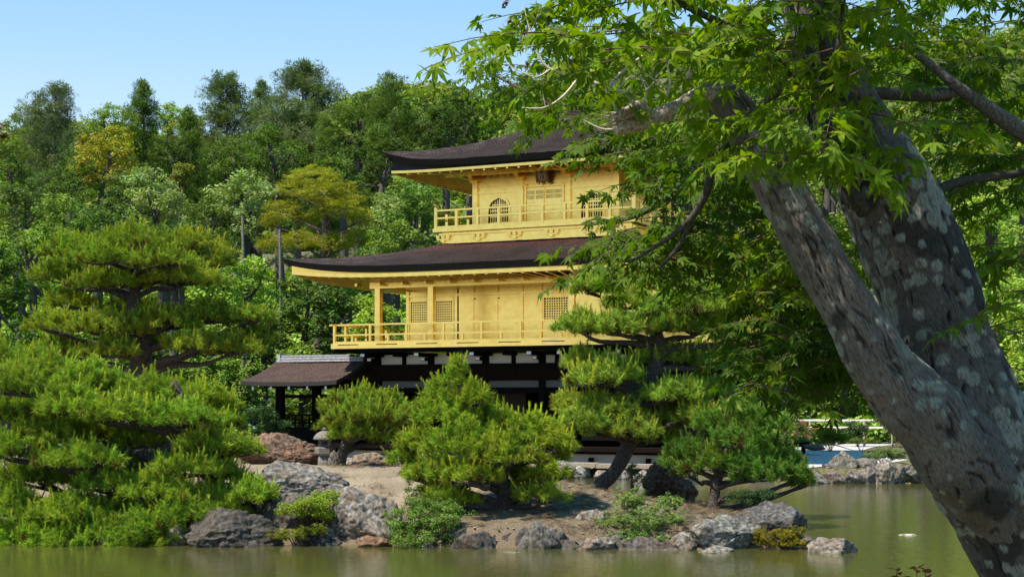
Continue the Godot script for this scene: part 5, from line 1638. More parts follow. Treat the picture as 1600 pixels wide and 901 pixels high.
func shrubs() -> void:
	shore_greens()
	var lime := Color(0.22, 0.31, 0.03)
	var green := Color(0.075, 0.145, 0.022)
	shrub("feathery lime-green shrub spilling over the split rock below the flat-topped boulder", [[480, 790, 70, 22, -0.4], [515, 780, 80, 22, 0.0], [455, 800, 50, 26, -0.6], [500, 806, 60, 26, -0.3]], 26.6, lime, 0.085, 1.0, "shrub", "shrub", 0.3)
	shrub("small yellow-green fern at the waterline under the split rock", [[462, 836, 50, 26, 0.0], [490, 830, 50, 24, 0.1], [440, 838, 34, 20, 0.0]], 25.9, Color(0.17, 0.20, 0.02), 0.07, 0.8, "fern", "fern", 0.05)
	shrub("leafy green shrub at the waterline left of the centre pine's trunk", [[640, 820, 80, 56, 0.0], [690, 815, 80, 60, -0.1], [665, 795, 70, 40, 0.2], [650, 845, 100, 34, -0.3], [705, 800, 40, 34, 0.2]], 26.1, Color(0.15, 0.24, 0.045), 0.085, 1.0, "shrub", "shrub", 0.15)
	shrub("thin weedy plant standing above the leafy shrub by the centre pine", [[645, 765, 30, 40, 0.0], [655, 785, 40, 30, 0.0]], 27.2, Color(0.12, 0.18, 0.05), 0.07, 0.6, "weed", "plant")
	shrub("light green small-leaved shrub in front of the leaning pine", [[985, 785, 56, 40, 0.1], [1010, 815, 110, 46, -0.2], [960, 820, 60, 40, 0.0], [1045, 790, 40, 40, 0.2], [1000, 840, 110, 30, -0.3], [1050, 822, 40, 30, -0.1]], 26.2, Color(0.19, 0.285, 0.075), 0.075, 1.2, "shrub", "shrub", 0.2)
	shrub("sprig of pale leaves beside the leaning pine's trunk", [[988, 735, 26, 34, 0.0], [1000, 750, 36, 24, 0.0]], 31.2, Color(0.15, 0.22, 0.08), 0.06, 0.6, "weed", "plant")
	shrub("dark low bush behind the boulder at the island's right tip", [[1172, 780, 70, 30, 0.0], [1195, 776, 36, 24, 0.0]], 28.3, Color(0.04, 0.085, 0.03), 0.08, 1.0)
	shrub("golden-green fern growing from the side of the dark boulder at the island's tip", [[1225, 838, 56, 22, 0.0], [1215, 848, 80, 16, 0.0], [1240, 848, 44, 16, -0.1], [1245, 834, 30, 24, 0.0], [1195, 836, 40, 18, -0.2]], 25.5, Color(0.19, 0.165, 0.012), 0.06, 0.8, "fern", "fern", 0.05)
	shrub("pale weed on the gravel right of the lantern", [[432, 742, 26, 22, 0.0], [527, 740, 34, 22, 4.0]], 29.6, Color(0.16, 0.21, 0.06), 0.05, 0.6, "weed", "plant")
	shrub("grassy weed on the far shore behind the centre pine", [[640, 738, 50, 18, 0.0]], 34.6, Color(0.11, 0.17, 0.03), 0.07, 0.7, "weed", "plant")
	shrub("dark bush with whitish blossoms left of the small dark pavilion", [[412, 650, 50, 40, 0.0], [425, 672, 50, 44, 0.0], [398, 680, 30, 30, 0.2], [415, 690, 60, 30, 0.0]], 50.5, Color(0.05, 0.105, 0.035), 0.16, 1.1, "shrub", "shrub", 0.42, Color(0.6, 0.68, 0.5), 0.12)
	shrub("white-flowering bush behind the small pavilion's corner post", [[425, 640, 40, 22, 0.0], [432, 632, 30, 16, 0.3]], 61.0, Color(0.12, 0.18, 0.06), 0.2, 0.8, "shrub", "shrub", NAN, Color(0.8, 0.82, 0.8), 0.4)
	shrub("reddish low plants at the foot of the dark flowering bush", [[380, 685, 30, 20, 0.0], [395, 700, 40, 20, 0.0]], 46.5, Color(0.24, 0.15, 0.06), 0.12, 0.8, "shrub", "shrub", 0.4)
	shrub("bright lawn-edge bushes seen through the small dark pavilion", [[460, 655, 60, 24, 0.0], [520, 650, 50, 40, 0.5], [500, 665, 60, 24, 0.0]], 62.0, Color(0.19, 0.26, 0.04), 0.22, 0.9)
	shrub("round bright green bush beside the gravel path on the right", [[1298, 680, 46, 28, 0.0], [1312, 686, 36, 20, 0.0], [1286, 686, 30, 20, 0.0]], 61.0, Color(0.15, 0.235, 0.025), 0.14, 1.2)
	shrub("grey-green bush behind the bright one by the white rail", [[1340, 672, 40, 30, 0.0], [1330, 682, 40, 20, 0.0]], 67.0, Color(0.055, 0.10, 0.04), 0.2, 1.0)
	shrub("pink azalea beyond the end of the dark veranda", [[1258, 678, 44, 16, 0.0], [1245, 672, 34, 16, 0.4]], 64.0, Color(0.10, 0.13, 0.05), 0.16, 0.9, "azalea", "shrub", NAN, Color(0.66, 0.16, 0.18), 0.75)
	shrub("flat pale-leaved bush on top of the right bank's stones", [[1385, 708, 50, 18, 0.0], [1370, 714, 40, 14, -0.2], [1402, 714, 30, 14, 0.0]], 47.4, Color(0.15, 0.20, 0.07), 0.10, 1.1, "shrub", "shrub", 0.42)
	shrub("low yellow-green groundcover beside the round bright bush", [[1345, 690, 60, 8, 0.0], [1260, 690, 40, 8, 0.0]], 62.0, Color(0.17, 0.22, 0.05), 0.14, 0.8)
	for q in [[1228, 655, 60, 30, 69.0, "bushy plant at the back of the path, left of the white rail"], [1400, 660, 60, 40, 66.0, "bushy plant at the right end of the white rail"], [1450, 650, 70, 60, 60.0, "bushy plant hidden by the lower part of the foreground trunk"], [1520, 640, 80, 70, 55.0, "bushy plant at the right edge of the foreground trunk"], [1590, 640, 90, 80, 52.0, "bushy plant at the right margin beyond the foreground trunk"]]:
		shrub(q[5], [[q[0], q[1], q[2], q[3], 0.0], [q[0] + 20, q[1] + 15, q[2], q[3], 0.3]], q[4], Color(0.085, 0.15, 0.03), 0.26)


# ---------------------------------------------------------------- right bank: path, rail
func sheet(called: String, pts: Array, y: float, m: Material, label: String) -> void:
	var poly := PackedVector2Array()
	for q in pts:
		var d: float = F * (EYE - y) / (q[1] - VH)
		poly.append(Vector2((q[0] - 800.0) / F * d, -d))
	var ix := Geometry2D.triangulate_polygon(poly)
	var g := Geo.new()
	for i in range(0, ix.size(), 3):
		var a := Vector3(poly[ix[i]].x, y, poly[ix[i]].y)
		var b := Vector3(poly[ix[i + 1]].x, y, poly[ix[i + 1]].y)
		var c := Vector3(poly[ix[i + 2]].x, y, poly[ix[i + 2]].y)
		if (b - a).cross(c - a).y > 0.0: g.tri(a, b, c)
		else: g.tri(a, c, b)
	tag(put(called, g.mesh(), m), label, "", "", "structure")

func right_bank() -> void:
	sheet("path", [[1090, 716], [1215, 729], [1262, 731], [1300, 727], [1340, 724], [1372, 726], [1420, 718], [1352, 710], [1346, 704], [1366, 698], [1412, 692], [1400, 689], [1350, 690], [1290, 697], [1240, 694], [1150, 700]], 0.425, M.sand, "white sand path between the gold building and the right bank")
	sheet("sand_bed", [[1400, 690], [1700, 690], [1700, 730], [1440, 730], [1380, 716], [1356, 705]], 0.421, M.soil, "brownish earth edge of the path above the bank stones")
	rock("long flat kerb stone where the path begins", 1272, 698, 34, 7, 57.0, Color(0.24, 0.22, 0.2), Color(0.3, 0.3, 0.3), 0.05, 0.0, "kerb_stone", "stone")
	# a pale two-bar rail along the far side
	var t := thing("bamboo_rail", "pale two-bar garden rail along the far side of the path", "fence", P(1340, 672, 68.0))
	var a := P(1225, 657, 70.0) - t.position
	var b := P(1440, 657, 66.0) - t.position
	for y in [0.0, -0.32]:
		var g := Geo.new()
		g.tube(PackedVector3Array([a + Vector3(0, y, 0), b + Vector3(0, y, 0)]), PackedFloat32Array([0.05, 0.05]), 7, Color(0.72, 0.68, 0.6))
		put("rail", g.mesh(true), M.twig, t)
	for i in 6:
		var q := a.lerp(b, i / 5.0)
		var g := Geo.new()
		g.tube(PackedVector3Array([Vector3(q.x, q.y - 1.2, q.z), Vector3(q.x, q.y + 0.08, q.z)]), PackedFloat32Array([0.055, 0.05]), 7, Color(0.4, 0.36, 0.3))
		put("rail_post", g.mesh(true), M.twig, t)


# ---------------------------------------------------------------- visitors far behind the dark bush
func visitors() -> void:
	for q in [
		[372, 66.0, Color(0.7, 0.7, 0.7), Color(0.35, 0.36, 0.4), 0.4, "visitor in a white top, leftmost of those behind the dark flowering bush"],
		[384, 64.5, Color(0.05, 0.05, 0.06), Color(0.06, 0.06, 0.07), -0.5, "visitor in black clothes between a white top and a navy jacket"],
		[396, 63.5, Color(0.025, 0.03, 0.12), Color(0.05, 0.05, 0.06), 0.2, "visitor in a navy blue jacket behind the dark flowering bush"],
		[478, 66.0, Color(0.75, 0.75, 0.75), Color(0.1, 0.11, 0.16), 1.2, "visitor in a white shirt seen through the small dark pavilion"],
		[494, 67.0, Color(0.62, 0.22, 0.2), Color(0.5, 0.46, 0.4), -0.8, "visitor in a salmon-red top seen right of the small pavilion's inner post"],
	]:
		var at := tree_spot(q[0], q[1])
		person(q[5], at, q[4], q[2], q[3])

func person(label: String, at: Vector3, turn: float, top: Color, legs: Color) -> void:
	var skin := Color(0.5, 0.34, 0.26)
	var hair := Color(0.02, 0.016, 0.013)
	# joints a, b, radii, colour
	var bones := [
		[Vector3(0, 0.98, 0), Vector3(0, 1.36, 0.01), 0.125, 0.15, top], [Vector3(-0.15, 1.38, 0), Vector3(0.15, 1.38, 0), 0.07, 0.07, top], [Vector3(0, 1.40, 0), Vector3(0, 1.52, 0.015), 0.055, 0.05, skin],
		[Vector3(0, 1.58, 0.02), Vector3(0, 1.64, 0.01), 0.08, 0.095, skin], [Vector3(0, 1.65, -0.015), Vector3(0, 1.60, -0.045), 0.098, 0.085, hair], [Vector3(0, 1.585, 0.10), Vector3(0, 1.60, 0.10), 0.02, 0.014, skin],
		[Vector3(-0.09, 0.95, 0), Vector3(-0.10, 0.50, 0.03), 0.105, 0.07, legs], [Vector3(-0.10, 0.50, 0.03), Vector3(-0.10, 0.09, -0.02), 0.065, 0.045, legs], [Vector3(-0.10, 0.05, -0.03), Vector3(-0.11, 0.04, 0.14), 0.045, 0.04, hair],
		[Vector3(0.09, 0.95, 0), Vector3(0.10, 0.50, -0.02), 0.105, 0.07, legs], [Vector3(0.10, 0.50, -0.02), Vector3(0.10, 0.09, -0.08), 0.065, 0.045, legs], [Vector3(0.10, 0.05, -0.09), Vector3(0.11, 0.04, 0.08), 0.045, 0.04, hair],
		[Vector3(-0.20, 1.37, 0), Vector3(-0.25, 1.10, -0.02), 0.055, 0.043, top], [Vector3(-0.25, 1.10, -0.02), Vector3(-0.24, 0.88, 0.10), 0.040, 0.032, skin], [Vector3(-0.24, 0.88, 0.10), Vector3(-0.235, 0.80, 0.14), 0.035, 0.022, skin],
		[Vector3(0.20, 1.37, 0), Vector3(0.25, 1.10, 0.0), 0.055, 0.043, top], [Vector3(0.25, 1.10, 0.0), Vector3(0.20, 1.02, 0.20), 0.040, 0.032, skin], [Vector3(0.20, 1.02, 0.20), Vector3(0.18, 1.04, 0.27), 0.035, 0.022, skin],
	]
	var cell := 0.028
	var nx := 25
	var ny := 65
	var nz := 20
	var o := Vector3(-0.35, -0.03, -0.26)
	var val := PackedFloat32Array()
	val.resize(nx * ny * nz)
	for z in nz:
		for y in ny:
			for x in nx:
				var q := o + Vector3(x, y, z) * cell
				var d := 0.3
				for b in bones:
					var ab: Vector3 = b[1] - b[0]
					var h := clampf((q - b[0]).dot(ab) / ab.length_squared(), 0.0, 1.0)
					var e := q.distance_to(b[0] + ab * h) - lerpf(b[2], b[3], h)
					if e < 0.2:
						var k := clampf(0.5 + (d - e) / 0.05, 0.0, 1.0)
						d = lerpf(d, e, k) - 0.0125 * k * (1.0 - k)
				val[x + nx * (y + ny * z)] = d
	var g := Geo.new()
	var ids := {}
	for z in nz - 1:
		for y in ny - 1:
			for x in nx - 1:
				var sum := Vector3.ZERO
				var n := 0
				for e in [[0, 1], [2, 3], [4, 5], [6, 7], [0, 2], [1, 3], [4, 6], [5, 7], [0, 4], [1, 5], [2, 6], [3, 7]]:
					var ca := Vector3(x + (e[0] & 1), y + ((e[0] >> 1) & 1), z + (e[0] >> 2))
					var cb := Vector3(x + (e[1] & 1), y + ((e[1] >> 1) & 1), z + (e[1] >> 2))
					var va := val[int(ca.x) + nx * (int(ca.y) + ny * int(ca.z))]
					var vb := val[int(cb.x) + nx * (int(cb.y) + ny * int(cb.z))]
					if (va < 0.0) != (vb < 0.0):
						sum += ca.lerp(cb, va / (va - vb))
						n += 1
				if n == 0: continue
				var q := o + sum / n * cell
				var near := 9.0
				var col := top
				for b in bones:
					var ab: Vector3 = b[1] - b[0]
					var h := clampf((q - b[0]).dot(ab) / ab.length_squared(), 0.0, 1.0)
					var e := q.distance_to(b[0] + ab * h) - lerpf(b[2], b[3], h)
					if e < near:
						near = e
						col = b[4]
				ids[x + nx * (y + ny * z)] = g.vert(q, col)
	for z in range(1, nz - 1):
		for y in range(1, ny - 1):
			for x in range(1, nx - 1):
				var i := x + nx * (y + ny * z)
				for ax in 3:
					var st: int = [1, nx, nx * ny][ax]
					var s1: int = [nx, nx * ny, 1][ax]
					var s2: int = [nx * ny, 1, nx][ax]
					if (val[i] < 0.0) == (val[i + st] < 0.0): continue
					var a: int = ids[i - s1 - s2]
					var b: int = ids[i - s2]
					var c: int = ids[i]
					var d: int = ids[i - s1]
					if val[i] < 0.0:
						g.face(a, b, c); g.face(a, c, d)
					else:
						g.face(a, c, b); g.face(a, d, c)
	var p := put("person", g.mesh(true), M.cloth, self, at)
	p.rotation.y = turn
	tag(p, label, "person", "visitors behind the garden")


# ---------------------------------------------------------------- the foreground maple
# A stem with fine bark relief and lichen, from [u, v, distance, radius in pixels] stations.
const LEAN := 0.47          # the stems' meshes stand upright in a frame that leans, so that the grain runs along them

func stem(st: Array, seg: int, rings: int, seed_: float, lichen_share: float, base: Color, knots := [], moss_shade_bias := 0.0) -> ArrayMesh:
	var pts := []
	var rad := []
	for q in st:
		pts.append(P(q[0], q[1], q[2]))
		rad.append(q[3] / F * q[2])
	var path := curve(pts, rings)
	# radii by nearest station along the path
	var cum := [0.0]
	for i in range(1, pts.size()): cum.append(cum[i - 1] + (pts[i] as Vector3).distance_to(pts[i - 1]))
	var total: float = cum[cum.size() - 1]
	var g := Geo.new()
	var x := (path[1] - path[0]).normalized().cross(Vector3(0.31, 0.12, 0.94)).normalized()
	var off := Vector3(seed_, seed_ * 2.0, -seed_)
	for i in rings:
		var f := total * i / (rings - 1.0)
		var k := 0
		while k < cum.size() - 2 and cum[k + 1] < f: k += 1
		var r0: float = lerpf(rad[k], rad[k + 1], smoothstep(0.0, 1.0, clampf((f - cum[k]) / (cum[k + 1] - cum[k]), 0.0, 1.0)))
		var tt := (path[mini(i + 1, rings - 1)] - path[maxi(i - 1, 0)]).normalized()
		x = (x - tt * x.dot(tt)).normalized()
		var y := tt.cross(x)
		for j in seg:
			var a := TAU * j / seg
			var dir := x * cos(a) + y * sin(a)
			var w := path[i] + dir * r0
			# bark coordinates: stretched along the stem
			var bq := Vector3(cos(a) * r0, f * 0.16, sin(a) * r0) + off
			var furrow := nr.get_noise_3dv(bq * 11.0 + Vector3(big0(w), 0, 0))
			var big := n1.get_noise_3dv(w * 3.2 + off)
			var fine := n1.get_noise_3dv(bq * 34.0)
			var deep := smoothstep(0.66, 0.88, furrow)
			var r := r0 * (1.0 + 0.10 * big) + 0.004 * fine - 0.024 * deep * clampf(r0 * 5.0, 0.3, 1.0)
			var tone := 1.0 + 0.5 * n2.get_noise_3dv(w * 3.0 - off) + 0.2 * fine
			var c := Color(base.r * tone, base.g * tone, base.b * tone)
			var rust := smoothstep(0.15, 0.5, n2.get_noise_3dv(w * 2.3 + off * 0.3))
			c = c.lerp(Color(0.13, 0.085, 0.06) * tone, rust * 0.42)
			var moss_shade := smoothstep(0.12, 0.3, n1.get_noise_3dv(w * 2.4 - off * 0.7) + moss_shade_bias)  # mossy patches; a raised bias also paints trunk shade into the colour
			c = c.lerp(Color(0.020, 0.020, 0.017), moss_shade * 0.85)
			c = c.lerp(Color(0.016, 0.014, 0.012), deep * 0.9)
			var spots := cells.get_noise_3dv(w * 17.0 + off) + 0.22 * n1.get_noise_3dv(w * 16.0 + off) - 0.65 * n2.get_noise_3dv(w * 2.2 + off) - lichen_share
			var li := smoothstep(-0.64, -0.67, spots)
			c = c.lerp(Color(0.27, 0.29, 0.255) * (0.85 + 0.3 * fine), li * 0.9)
			r += li * 0.0025
			for kn in knots:
				var kc: Vector3 = kn[0]
				var e: float = w.distance_to(kc) / kn[1]
				if e < 2.2:
					r += kn[1] * (0.55 * exp(-e * e * 1.1) * kn[2] - 0.5 * exp(-e * e * 6.0))
					c = c.lerp(Color(0.018, 0.014, 0.012), 0.9 * exp(-e * e * 3.0))
			g.vert((path[i] + dir * r).rotated(Vector3.BACK, -LEAN), c)
	for i in rings - 1:
		for j in seg:
			var a := i * seg + j
			var b := i * seg + (j + 1) % seg
			g.face(a, b, b + seg)
			g.face(a, b + seg, a + seg)
	var m := g.vert(path[rings - 1].rotated(Vector3.BACK, -LEAN), base)
	for j in seg:
		g.face(m, (rings - 1) * seg + j, (rings - 1) * seg + (j + 1) % seg)
	return g.mesh(true)

func big0(w: Vector3) -> float:
	return 0.8 * n2.get_noise_3dv(w * 3.0)

var leaf_list := []

# A leafy twig: opposite pairs of drooping leaves along a curved stalk.
func twig(g: Geo, at: Vector3, dir: Vector3, ln: float, size: float, tint: Color) -> void:
	dir = dir.normalized()
	var bend := Vector3(rng.randf_range(-0.2, 0.2), -0.22, rng.randf_range(-0.2, 0.2)) * ln
	var path := PackedVector3Array()
	for i in 5:
		var f := i / 4.0
		path.append(at + dir * ln * f + bend * f * f)
	g.tube(path, tapered(0.0028, 0.0009, 5), 4, Color(0.10, 0.06, 0.04))
	var n := int(ln / 0.042)
	for i in range(1, n + 1):
		var f := float(i) / n
		var p := at + dir * ln * f + bend * f * f
		var along := (dir + bend / ln * 2.0 * f).normalized()
		var side := along.cross(Vector3.UP).normalized()
		for s in [-1.0, 1.0]:
			if rng.randf() < 0.12: continue
			var out: Vector3 = (side * s * rng.randf_range(0.5, 1.1) + along * rng.randf_range(0.3, 0.9) + Vector3(0, rng.randf_range(-0.55, 0.12), 0)).normalized()
			var up := (Vector3.UP + rdir() * 0.8 - out * 0.2).normalized()
			var z := -out
			var x := up.cross(z).normalized()
			up = z.cross(x)
			var sz := size * rng.randf_range(0.5, 1.15)
			var q: Vector3 = p + out * sz * 0.45
			leaf_list.append([Transform3D(Basis(x, up, z).scaled(Vector3.ONE * sz), q), shade(tint, 0.22, rng.randf_range(-0.12, 0.16)), rng.randi() % 4])

func leafy(g: Geo, u0: float, u1: float, v0: float, v1: float, d0: float, d1: float, count: int, size: float, tint: Color, ln := 0.34) -> void:
	for i in count:
		var d := lerpf(d0, d1, rng.randf())
		var p := P(rng.randf_range(u0, u1), rng.randf_range(v0, v1), d)
		var a := rng.randf() * TAU
		twig(g, p, Vector3(cos(a), rng.randf_range(-0.25, 0.2), sin(a)), ln * rng.randf_range(0.6, 1.2), size, tint)

func maples() -> void:
	var foot := P(1745, 1250, 5.4)
	foot.y = 0.95
	var t := thing("maple_tree", "old maple with two leaning lichen-spotted stems and star-shaped leaves filling the right foreground", "maple tree", foot)
	var H := Node3D.new()      # children are laid out in world coordinates, then moved by -foot
	var main := stem([[1775, 1320, 5.45, 150], [1742, 1130, 5.4, 118], [1640, 902, 5.3, 94], [1588, 800, 5.25, 93], [1530, 700, 5.2, 97], [1484, 600, 5.2, 94], [1461, 500, 5.2, 79], [1434, 411, 5.2, 77], [1385, 300, 5.2, 73], [1338, 215, 5.2, 61], [1302, 140, 5.2, 54], [1280, 60, 5.2, 48], [1262, -40, 5.2, 42], [1235, -240, 5.2, 34], [1200, -480, 5.2, 22]], 210, 480, 3.0, 0.07, Color(0.092, 0.084, 0.077), [[P(1330, 130, 5.0), 0.055, 1.0], [P(1410, 520, 4.95), 0.10, 0.0]], 0.15)  # last argument paints the main trunk's shade into its bark colour
	var left := stem([[1585, 835, 5.2, 46], [1508, 718, 5.08, 74], [1440, 640, 5.0, 61], [1378, 572, 4.98, 48], [1333, 494, 4.96, 41], [1283, 412, 4.96, 39], [1223, 300, 4.96, 38], [1186, 235, 4.96, 36], [1155, 185, 4.96, 33], [1128, 152, 4.97, 30]], 150, 280, 9.0, -0.14, Color(0.135, 0.120, 0.104), [[P(1437, 690, 4.75), 0.065, 1.2], [P(1330, 545, 4.8), 0.03, 0.8]], -0.18)
	for q in [["trunk", main], ["stem", left]]:
		var o := put(q[0], q[1], M.bark, t, -foot)
		o.rotation.z = LEAN
	H.position = -foot
	H.name = "branches"
	var dkb := Color(0.06, 0.055, 0.042)
	var limbs := [
		[[1275, 150, 5.0, 9], [1225, 105, 4.9, 8], [1160, 55, 4.85, 7], [1090, 18, 4.8, 6], [1010, -20, 4.8, 4]],
		[[1300, 150, 4.9, 8], [1288, 80, 4.8, 8], [1278, 0, 4.8, 7], [1272, -80, 4.8, 6]],
		[[1290, 130, 5.0, 5], [1262, 80, 4.9, 4], [1240, 20, 4.9, 4], [1225, -50, 4.9, 3]],
		[[1300, 120, 4.9, 5], [1312, 60, 4.9, 4], [1322, -30, 4.9, 3]],
		[[1185, 235, 5.0, 10], [1120, 262, 5.0, 7], [1100, 310, 5.05, 6], [1070, 352, 5.1, 5], [1010, 395, 5.2, 3], [985, 408, 5.2, 2]],
		[[1080, 345, 5.1, 4], [1060, 385, 5.1, 3], [1030, 420, 5.1, 2]],
		[[1350, 330, 5.1, 14], [1320, 280, 5.0, 11], [1305, 240, 4.9, 8], [1295, 190, 4.8, 6]],
		[[1355, 145, 5.25, 9], [1420, 148, 5.3, 10], [1485, 147, 5.35, 10]],
		[[1410, 330, 5.3, 10], [1480, 290, 5.4, 8], [1560, 275, 5.5, 6], [1640, 265, 5.6, 4]],
		[[1300, 60, 5.3, 9], [1380, 10, 5.5, 7], [1460, -40, 5.7, 5]],
		[[1260, 430, 5.9, 8], [1210, 480, 6.3, 6], [1180, 560, 6.6, 4]],
		[[1290, 440, 6.0, 9], [1270, 520, 6.3, 6], [1255, 600, 6.5, 4]],
		[[1250, 60, 5.4, 9], [1120, 100, 6.2, 7], [960, 130, 7.2, 5], [850, 150, 8.2, 3], [760, 110, 8.8, 2]],
		[[1245, 110, 5.3, 9], [1130, 230, 6.0, 7], [1010, 330, 6.6, 5], [920, 350, 7.0, 3]],
	]
	for q in limbs:
		var pts := []
		for s in q: pts.append(P(s[0], s[1], s[2]) - foot)
		var n: int = 12 + q.size() * 5
		var path := curve(pts, n)
		var radii := PackedFloat32Array()
		for i in n:
			var f: float = i / (n - 1.0) * (q.size() - 1)
			var k := mini(int(f), q.size() - 2)
			radii.append(lerpf(q[k][3] / F * q[k][2], q[k + 1][3] / F * q[k + 1][2], f - k))
		var g := Geo.new()
		g.tube(path, radii, 9, dkb, n1, 0.2)
		put("branch", g.mesh(true), M.bark_limb, t)
	# the broken dead limb at the head of the left stem, with its bleached twigs
	var pale := Color(0.44, 0.375, 0.30)
	var dg := Geo.new()
	var q3 := func(u: float, v: float, d: float) -> Vector3: return P(u, v, d) - foot
	dg.tube(curve([q3.call(1140, 160, 4.98), q3.call(1112, 150, 4.97), q3.call(1085, 155, 4.95), q3.call(1060, 168, 4.94), q3.call(1030, 180, 4.92), q3.call(1000, 190, 4.9), q3.call(962, 198, 4.88)], 40), PackedFloat32Array(range(40).map(func(i): return lerpf(31.0, 15.0, smoothstep(0.0, 0.45, i / 39.0)) / F * 4.95)), 18, pale, n1, 0.45)
	dg.tube(curve([q3.call(1015, 176, 4.86), q3.call(1000, 163, 4.85), q3.call(978, 172, 4.85), q3.call(960, 186, 4.85)], 14), PackedFloat32Array(range(14).map(func(i): return lerpf(5.0, 9.0, i / 13.0) / F * 4.9)), 9, pale, n1, 0.5)
	for i in 16:
		var a := q3.call(966 + rng.randf_range(-6, 6), 192 + rng.randf_range(-12, 12), 4.88 + rng.randf_range(-0.03, 0.03)) as Vector3
		dg.tube(PackedVector3Array([a + Vector3(0.06, 0.02, 0), a + Vector3(-rng.randf_range(0.01, 0.06), rng.randf_range(-0.03, 0.03), rng.randf_range(-0.02, 0.02))]), PackedFloat32Array([0.009, 0.001]), 5, pale)
	var dead := put("dead_branch", dg.mesh(true), M.bark_limb, t)
	var bleached := Color(0.55, 0.49, 0.41)
	var tw := Geo.new()
	for q in [
		[[968, 190, 4.88, 5], [962, 165, 4.88, 4.5], [945, 138, 4.88, 4], [905, 120, 4.88, 3], [860, 108, 4.88, 2.4], [838, 80, 4.88, 1.8], [826, 40, 4.88, 1.2], [818, 5, 4.88, 0.8]],
		[[952, 145, 4.88, 3.4], [962, 122, 4.9, 2.6], [985, 102, 4.9, 2.2], [1008, 84, 4.92, 1.2]],
		[[905, 120, 4.88, 2.2], [880, 150, 4.86, 1.8], [850, 168, 4.84, 1.4], [815, 168, 4.84, 0.8]],
		[[860, 108, 4.88, 1.6], [838, 120, 4.86, 1.2], [810, 110, 4.86, 1.0], [790, 98, 4.86, 0.7]],
		[[1065, 145, 4.9, 4.5], [1075, 120, 4.88, 4], [1084, 98, 4.86, 3], [1090, 80, 4.86, 1.6]],
		[[1066, 142, 4.9, 3.4], [1082, 112, 4.9, 3], [1092, 92, 4.9, 2.4]],
		[[1042, 150, 4.9, 2.6], [1048, 125, 4.9, 2.0], [1044, 105, 4.9, 1.2], [1048, 90, 4.9, 0.7]],
		[[1044, 138, 4.9, 1.8], [1025, 126, 4.9, 1.4], [1006, 112, 4.9, 0.8]],
		[[1008, 160, 4.88, 2.2], [1010, 140, 4.88, 1.8], [1004, 125, 4.88, 1.2], [998, 118, 4.88, 0.7]],
		[[1010, 142, 4.88, 1.4], [1022, 128, 4.88, 0.8]],
		[[968, 175, 4.86, 2.6], [985, 158, 4.86, 2.0], [966, 140, 4.86, 1.4], [950, 112, 4.86, 0.8]],
		[[958, 150, 4.88, 2.0], [975, 128, 4.88, 1.5], [988, 118, 4.88, 0.8]],
		[[975, 200, 4.86, 2.2], [945, 202, 4.84, 1.6], [920, 192, 4.84, 0.8]],
		[[838, 82, 4.88, 1.0], [812, 62, 4.88, 0.7], [785, 38, 4.88, 0.5]],
		[[826, 52, 4.88, 1.0], [832, 44, 4.87, 0.7], [845, 10, 4.86, 0.6]],
	]:
		var pts := []
		for s in q: pts.append(q3.call(s[0], s[1], s[2]))
		var n: int = q.size() * 4
		var radii := PackedFloat32Array()
		for i in n:
			var f: float = i / (n - 1.0) * (q.size() - 1)
			var k := mini(int(f), q.size() - 2)
			radii.append(maxf(0.0012, lerpf(q[k][3], q[k + 1][3], f - k) / F * 4.88))
		var path := curve(pts, n)
		tw.tube(path, radii, 6, bleached, n1, 0.3)
		for i in 3:
			var k := rng.randi_range(2, n - 2)
			var e := path[k] + (rdir() + Vector3(0, 0.4, 0)) * rng.randf_range(0.02, 0.06)
			tw.tube(PackedVector3Array([path[k], e]), PackedFloat32Array([0.0018, 0.0007]), 4, bleached)
	put("dead_twigs", tw.mesh(true), M.twig, dead)
	# shrivelled brown leaves on the dead twigs
	var dry := Geo.new()
	for q in [[897, 104, 16], [944, 98, 12], [797, 32, 8], [785, 50, 6], [791, 58, 8], [818, 52, 8], [824, 100, 8], [777, 56, 6], [856, 160, 8], [944, 32, 8], [819, 64, 7], [786, 8, 7], [790, 4, 7], [1016, 74, 6]]:
		for j in 3:
			var c := q3.call(q[0] + rng.randf_range(-2, 2), q[1] + rng.randf_range(-3, 3), 4.87) as Vector3
			var s: float = q[2] / F * 4.88
			var b := jitter_basis(s, 1.0, 1.2)
			dry.tri(c + b * Vector3(-0.25, 0.9, 0), c + b * Vector3(0.3, 0.1, 0.3), c + b * Vector3(0, -1, 0.1), Color(0.14, 0.045, 0.03))
			dry.tri(c + b * Vector3(0.3, 0.7, 0), c + b * Vector3(-0.3, 0.0, 0.3), c + b * Vector3(0, -1, 0.1), Color(0.2, 0.07, 0.04))
	put("withered_leaves", dry.mesh(), M.leaf, dead)
	# foliage
	var g := Geo.new()
	var c1 := Color(0.165, 0.265, 0.018)
	var c2 := Color(0.090, 0.160, 0.017)  # same leaves, tint darkened to paint the shaded parts of the crown
	var c4 := Color(0.075, 0.140, 0.016)  # darkest tint, shade painted into the hanging underside leaves
	var c3 := Color(0.200, 0.290, 0.028)  # brighter tint painting the leaves that catch the sun
	leafy(g, 830, 1000, -50, 80, 4.3, 5.2, 24, 0.078, c1)
	leafy(g, 980, 1240, -60, 90, 4.4, 6.0, 38, 0.074, c1)
	leafy(g, 1180, 1420, -60, 110, 4.3, 5.0, 24, 0.072, c3)
	leafy(g, 1240, 1440, -60, 120, 5.4, 6.8, 28, 0.07, c1)
	leafy(g, 1400, 1640, -60, 110, 5.0, 7.5, 46, 0.068, c2)
	leafy(g, 1480, 1640, 60, 240, 5.6, 7.5, 26, 0.068, c2)
	leafy(g, 765, 880, 95, 150, 8.2, 9.2, 20, 0.066, c2, 0.36)
	leafy(g, 735, 830, 85, 160, 8.2, 9.0, 16, 0.06, c2, 0.22)
